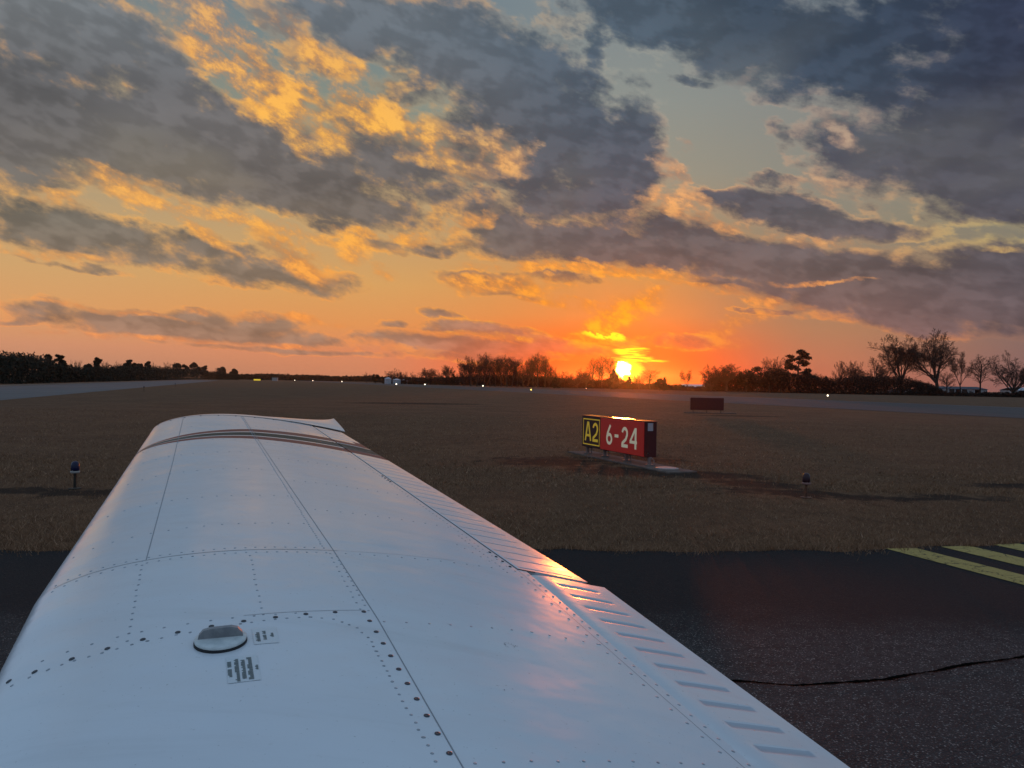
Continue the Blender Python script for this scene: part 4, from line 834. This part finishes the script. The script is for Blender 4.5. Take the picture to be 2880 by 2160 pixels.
bare('sapling', 0, 650, 290, 369, 'small bare tree just right of the sun', 20, rz=1.1)
bare('round', 1, 639, 292, 375, 'low bare tree under the right side of the sun', 14, rz=.1)
for k, (px, pt, wp) in enumerate([(593, 358, 14), (602, 355.5, 14), (610, 357, 13), (599, 364, 10)]): bare('sapling', 0, px, 300+4*k, pt, ['slim faint sapling, leftmost of the row left of the sun', 'tallest slim sapling left of the sun', 'slim sapling right beside the sun', 'short slim sapling within the row left of the sun'][k], wp, rz=k*1.3)
bare('round', 0, 577, 300, 368, 'round bare tree between the tall cluster and the saplings', 24, rz=.9); bare('broad', 1, 586, 306, 370.5, 'small bare tree touching the slim saplings', 15, rz=.2)
bare('round', 1, 558, 305, 371, 'small round bare tree right of the tall cluster', 14, rz=1.9)
tl = [(471, 356.2, 28, 'broad', 'left shoulder tree'), (484, 352.2, 22, 'tall', 'tallest tree'), (495, 355.5, 20, 'tall', 'tree right of the tallest'), (507, 355, 20, 'tall', 'full upright tree in the middle'), (517, 358.5, 16, 'tall', 'thinner tree right of the middle'), (528, 359.5, 16, 'tall', 'slender tree before the last pair'), (538, 353.2, 20, 'tall', 'tall tree of the right hand pair'), (545, 356, 18, 'tall', 'last tree at the right end'), (464, 366, 18, 'round', 'low twiggy tree at the left foot')]
tl += [(477, 358, 22, 'round', 'wide low tree behind the tallest'), (501, 357.5, 16, 'tall', 'narrow tree filling the gap before the middle'), (512, 357, 18, 'tall', 'second upright tree of the middle'), (523, 361, 18, 'round', 'lower rounded tree right of the middle'), (533, 357, 16, 'tall', 'left neighbour of the right hand pair'), (549, 362, 16, 'round', 'low twiggy tree at the right foot'), (490, 358, 18, 'tall', 'slim tree beside the tallest')]
for k, (px, pt, wp, st_, lb) in enumerate(tl): bare(st_, k % 2, px, 315+5*(k % 3), pt, lb+' of the tall bare cluster left of the sun', wp, rz=k*1.1)
for k, (px, pt, wp, D_, st_, lb) in enumerate([(393, 368.2, 20, 450, 'round', 'round bare tree behind the grain bins'), (402, 371.5, 12, 455, 'round', 'bare tree above the smallest grain bin'), (411, 372, 13, 455, 'round', 'low bare tree behind the long shed'), (428, 368, 18, 450, 'broad', 'bare tree right of the long shed'), (439, 370, 12, 450, 'round', 'small bare tree between two taller ones beyond the runway'), (447, 365.1, 14, 445, 'broad', 'open crowned bare tree left of the tall cluster'), (366.5, 372, 8, 480, 'round', 'small bare tree left of the grain bins'), (318, 374, 5, 700, 'broad', 'tiny lone tree on the far horizon')]): bare(st_, k % 2 if st_ in ('round', 'broad') else 0, px, D_, pt, lb, wp, rz=k*.8)
# evergreens: trunk plus clumps of needles
def clump_mesh(cs, n_per, sz, seed, flat=.6):
    rg = np.random.default_rng(seed); vs = []
    for (c, r_) in cs:
        d = rg.normal(size=(n_per, 3)); d /= np.linalg.norm(d, axis=1)[:, None]; p = c+d*r_*rg.uniform(.45, 1.05, (n_per, 1))*np.array([1, 1, flat])
        a = rg.normal(size=(n_per, 3)); b = rg.normal(size=(n_per, 3)); a *= sz/np.linalg.norm(a, axis=1)[:, None]; b *= sz/np.linalg.norm(b, axis=1)[:, None]
        vs.append(np.stack([p-a*.6, p+a*.6, p+b], 1).reshape(-1, 3))
    return np.concatenate(vs)
def tri_obj(name, V_, m_, parent=None):
    me = bpy.data.meshes.new(name); n = len(V_)//3; me.vertices.add(len(V_)); me.vertices.foreach_set('co', V_.ravel()); me.loops.add(len(V_)); me.loops.foreach_set('vertex_index', np.arange(len(V_)))
    me.polygons.add(n); me.polygons.foreach_set('loop_start', np.arange(n)*3); me.polygons.foreach_set('loop_total', np.full(n, 3)); me.update(); me.materials.append(m_); return link(bpy.data.objects.new(name, me), parent)
def evergreen(px, D_, pyt, wpx, label, seed, kind='round', nc=26, sz=.35, name='evergreen_tree', grp='evergreens along the field edge'):
    rg = np.random.default_rng(seed); p = at(px, D_); h = topz(px, D_, pyt); r_ = wpx*D_/769/2; root = empty(name, p); tag(root, label, 'tree', grp); cs = []
    if kind == 'pine':
        for k in range(nc):
            t_ = .34+.63*(k+.5)/nc; prof = r_*(1.05 if t_ < .75 else 1.05-(t_-.75)*2.6)*rg.uniform(.45, 1.); an = rg.uniform(0, 6.28); cs.append((np.array([prof*.85*math.cos(an), prof*.85*math.sin(an), h*t_]), r_*.30*rg.uniform(.7, 1.2)))
    elif kind == 'cone':
        for k in range(nc): t_ = (k+.5)/nc; an = rg.uniform(0, 6.28); rr_ = r_*(1-t_**1.4)*.75; cs.append((np.array([rr_*math.cos(an), rr_*math.sin(an), h*(.1+.87*t_)]), r_*(.5-.38*t_)))
    else:
        for k in range(nc): d = rg.normal(size=3); d /= np.linalg.norm(d); cs.append((np.array([d[0]*r_*.68, d[1]*r_*.68, h*.56+d[2]*h*.33]), r_*.36*rg.uniform(.7, 1.15)))
    tm = MB(); tm.tube((0, 0, 0), (0, 0, h*.5), r_*.09, r_*.06, 7); tm.tube((0, 0, h*.5), (0.02*h, 0, h*.93), r_*.06, r_*.015, 6)
    for (c, rc) in cs[:18]: tm.tube((0, 0, c[2]-abs(c[0])*.3), c, r_*.025, r_*.01, 4)
    tm.build('trunk', M_bark, root)
    V_ = clump_mesh(cs, 170, sz, seed, .42 if kind == 'pine' else .8); tri_obj('crown', V_, M_pine, root)
evergreen(798, 255, 349.8, 26, 'tall dark layered pine standing above the evergreen mass', 5, 'pine', 34, .45, name='pine_tree')
for k, (px, pt, wp, kd, lb) in enumerate([(613.5, 369.6, 17, 'cone', 'pointed dark evergreen against the left side of the sun'), (629, 376.5, 8, 'cone', 'small pointed evergreen below the sun'), (660, 378.5, 10, 'round', 'low dark evergreen right of the sun'), (664.5, 377.5, 5, 'cone', 'narrow dark cedar right of the sun'),
   (746, 368.8, 20, 'round', 'rounded evergreen at the left end of the dark mass'), (757, 366, 20, 'round', 'second rounded evergreen of the dark mass'), (769, 366.5, 18, 'round', 'middle evergreen of the dark mass'), (781, 367, 20, 'round', 'evergreen left of the tall pine trunk'), (812, 374.5, 22, 'round', 'low evergreen right of the tall pine'), (826, 376, 8, 'cone', 'pointed cedar between the pine and the bare trees'), (375.5, 373.6, 9, 'round', 'small dark evergreen left of the grain bins'), (453, 373.5, 6, 'round', 'dark evergreen at the left foot of the tall cluster'), (866, 376, 20, 'round', 'dark evergreen below the wide round bare tree'), (555, 377.5, 10, 'cone', 'dark cedar at the right foot of the tall cluster')]):
    evergreen(px, 248 if px > 640 else 296 if px > 550 else 440 if px < 400 else 318, pt, wp, lb, 40+k, kd, 22, .34)
# tree belt on the left: individual crowns on the skyline over a dark wood
def ltree(px): return 1.75*769/max(10.4*(245-px)/245, 1.9)
lt = [(128/1, 362.5, 'pine', 10), (140, 362.2, 'pine', 9)]
LT = [(130, 372, 'x')]
sky_l = [(135, 110, 'pine'), (168, 112, 'pine')]
def c3px(x, y): return x/3.0722/2.8125, (960+y/3.0722)/2.8125
for k, (cx3, cy3, w3, kd, lb) in enumerate([(410, 112, 60, 'pine', 'pine rising at the right end of the dark plantation'), (505, 115, 80, 'pine', 'flat topped pine right of the plantation'), (848, 142, 70, 'pine', 'tallest pine of the left tree belt'), (760, 186, 60, 'round', 'rounded evergreen left of the tallest belt pine'), (1110, 160, 70, 'pine', 'broad pine in the middle of the left belt'), (1150, 170, 60, 'round', 'dark evergreen right of the broad belt pine'), (1205, 172, 45, 'round', 'small rounded crown in the middle belt'), (1275, 172, 50, 'pine', 'pine right of the middle belt gap'), (1530, 180, 70, 'round', 'rounded crown of the right part of the belt'), (1595, 186, 50, 'round', 'low crown right of the rounded one'), (1680, 182, 80, 'round', 'wide dark crown near the belt end'), (1770, 210, 50, 'pine', 'thin pine near the belt end'), (1910, 220, 70, 'round', 'low wide crown near the end of the left belt'), (2020, 238, 60, 'round', 'last crown at the end of the left belt')]):
    px, py = c3px(cx3, cy3); evergreen(px, ltree(px)*1.06+6, py, w3/8.64*1.25, lb, 80+k, kd, 20, .25+.0011*ltree(px), grp='evergreens of the left tree belt')
for k, (cx3, cy3, w3, lb) in enumerate([(608, 158, 40, 'pale thin bare tree, first right of the plantation'), (672, 162, 60, 'bare tree between the plantation and the tallest pine'), (810, 172, 60, 'bare tree behind the tallest belt pine'), (900, 168, 60, 'bare tree right of the tallest belt pine'), (990, 172, 80, 'wide pale bare tree in the left belt'), (1050, 185, 60, 'bare tree left of the broad belt pine'), (1335, 180, 80, 'bare tree in the middle of the left belt'), (1480, 178, 90, 'bare tree right of the belt gap'), (1410, 200, 60, 'low bare tree in the belt gap'), (1890, 222, 60, 'bare tree near the end of the left belt')]):
    px, py = c3px(cx3, cy3); bare('round', k % 2, px, ltree(px)*1.03+4, py, lb, w3/8.64*1.2, 'bare trees of the left tree belt', rz=k*1.7)
# masses nobody could count
def mass(name, prof, Df, depth, m_, dens, sz, seed, label, cat, zfun=None):
    """prof: (px, row of the top) polyline; Df(px): distance of the front"""
    rg = np.random.default_rng(seed); pxs = np.array([p_[0] for p_ in prof]); pys = np.array([p_[1] for p_ in prof]); vs = []
    px = pxs[0]
    while px < pxs[-1]:
        D_ = Df(px); stp = 2.2*769/D_/1.6; stp = max(stp, .9); py = np.interp(px, pxs, pys)
        for row_ in range(4):
            d_ = D_+depth*row_/3*rg.uniform(.8, 1.2); h = topz(px, d_, py+rg.normal(0, .5)+rg.exponential(.5)); h = max(h, .8); p = at(px+rg.normal(0, .4), d_); r_ = min(max(.32*h, .8), 3.)
            z = r_*.5
            while z < h-r_*.55: vs.append((np.array([p[0]+rg.normal(0, r_*.4), p[1]+rg.normal(0, r_*.4), z]), r_*rg.uniform(.8, 1.15))); z += r_*.75
            vs.append((np.array([p[0], p[1], h-r_*.8]), r_))
        px += stp
    V_ = clump_mesh(vs, dens, sz, seed, .9); V_[:, 2] = np.abs(V_[:, 2]); o = tri_obj(name, V_, m_); return tag(o, label, cat, kind='stuff')
mass('wood', [(-40, 352), (0, 352.6), (16, 352.2), (30, 353.5), (44, 356), (52, 360), (58, 364), (70, 365), (80, 368), (100, 366.5), (125, 365), (150, 366), (175, 367.5), (195, 367), (210, 371), (225, 372.5), (235, 374.5), (238, 377)], lambda px: ltree(px) if px > 0 else 132+px*-.2, 14, M_pine, 60, .42, 3, 'dark pine wood behind the left concrete taxiway', 'wood')
mass('wood', [(236, 374.4), (250, 374.4), (262, 374.2), (280, 374.7), (292, 375.6), (300, 375), (330, 376.4), (355, 376.8), (372, 376), (384, 377.6), (392, 378), (470, 378), (560, 378)], lambda px: 900 if px < 380 else 620, 60, M_pine, 40, 1.5, 4, 'low dark far wood on the horizon', 'wood')
def Dund(px): return np.interp(px, [384, 440, 560, 650, 700, 860, 1060], [440, 400, 322, 300, 262, 238, 232])
mass('undergrowth', [(384, 381.5), (412, 379), (428, 378.5), (446, 378), (452, 376), (462, 376), (470, 374), (485, 373), (510, 373.5), (545, 375), (556, 378.5), (575, 377.5), (600, 379), (618, 377), (628, 383), (642, 383.2), (655, 382.6), (672, 385), (704, 386.8), (708, 379), (714, 376), (738, 374.5), (760, 372), (800, 372), (815, 374.5), (832, 378), (850, 376), (880, 375), (905, 376), (920, 380), (933, 385), (945, 392), (1000, 392.3), (1060, 392)], Dund, 7, M_brush, 80, .30, 5, 'dark tangled undergrowth and hedge along the far field edge', 'undergrowth')
# ------------------------------------------------------------------ haze added to scatter a red glow round the sun
hz = MB(); hz.box((0, 0, 12.), (3500, 3500, 26.)); 
mh = bpy.data.materials.new('glow_haze'); mh.use_nodes = True; t = NT(mh.node_tree); t.n.clear()
pv = t.node('ShaderNodeVolumePrincipled'); pv.inputs['Color'].default_value = (.9, .85, .8, 1); pv.inputs['Density'].default_value = .00009; pv.inputs['Anisotropy'].default_value = .92
om = t.node('ShaderNodeOutputMaterial'); t.link(pv.outputs[0], om.inputs['Volume'])
tag(hz.build('haze', mh), 'thin haze added to spread a red glow round the low sun', 'haze', kind='stuff')
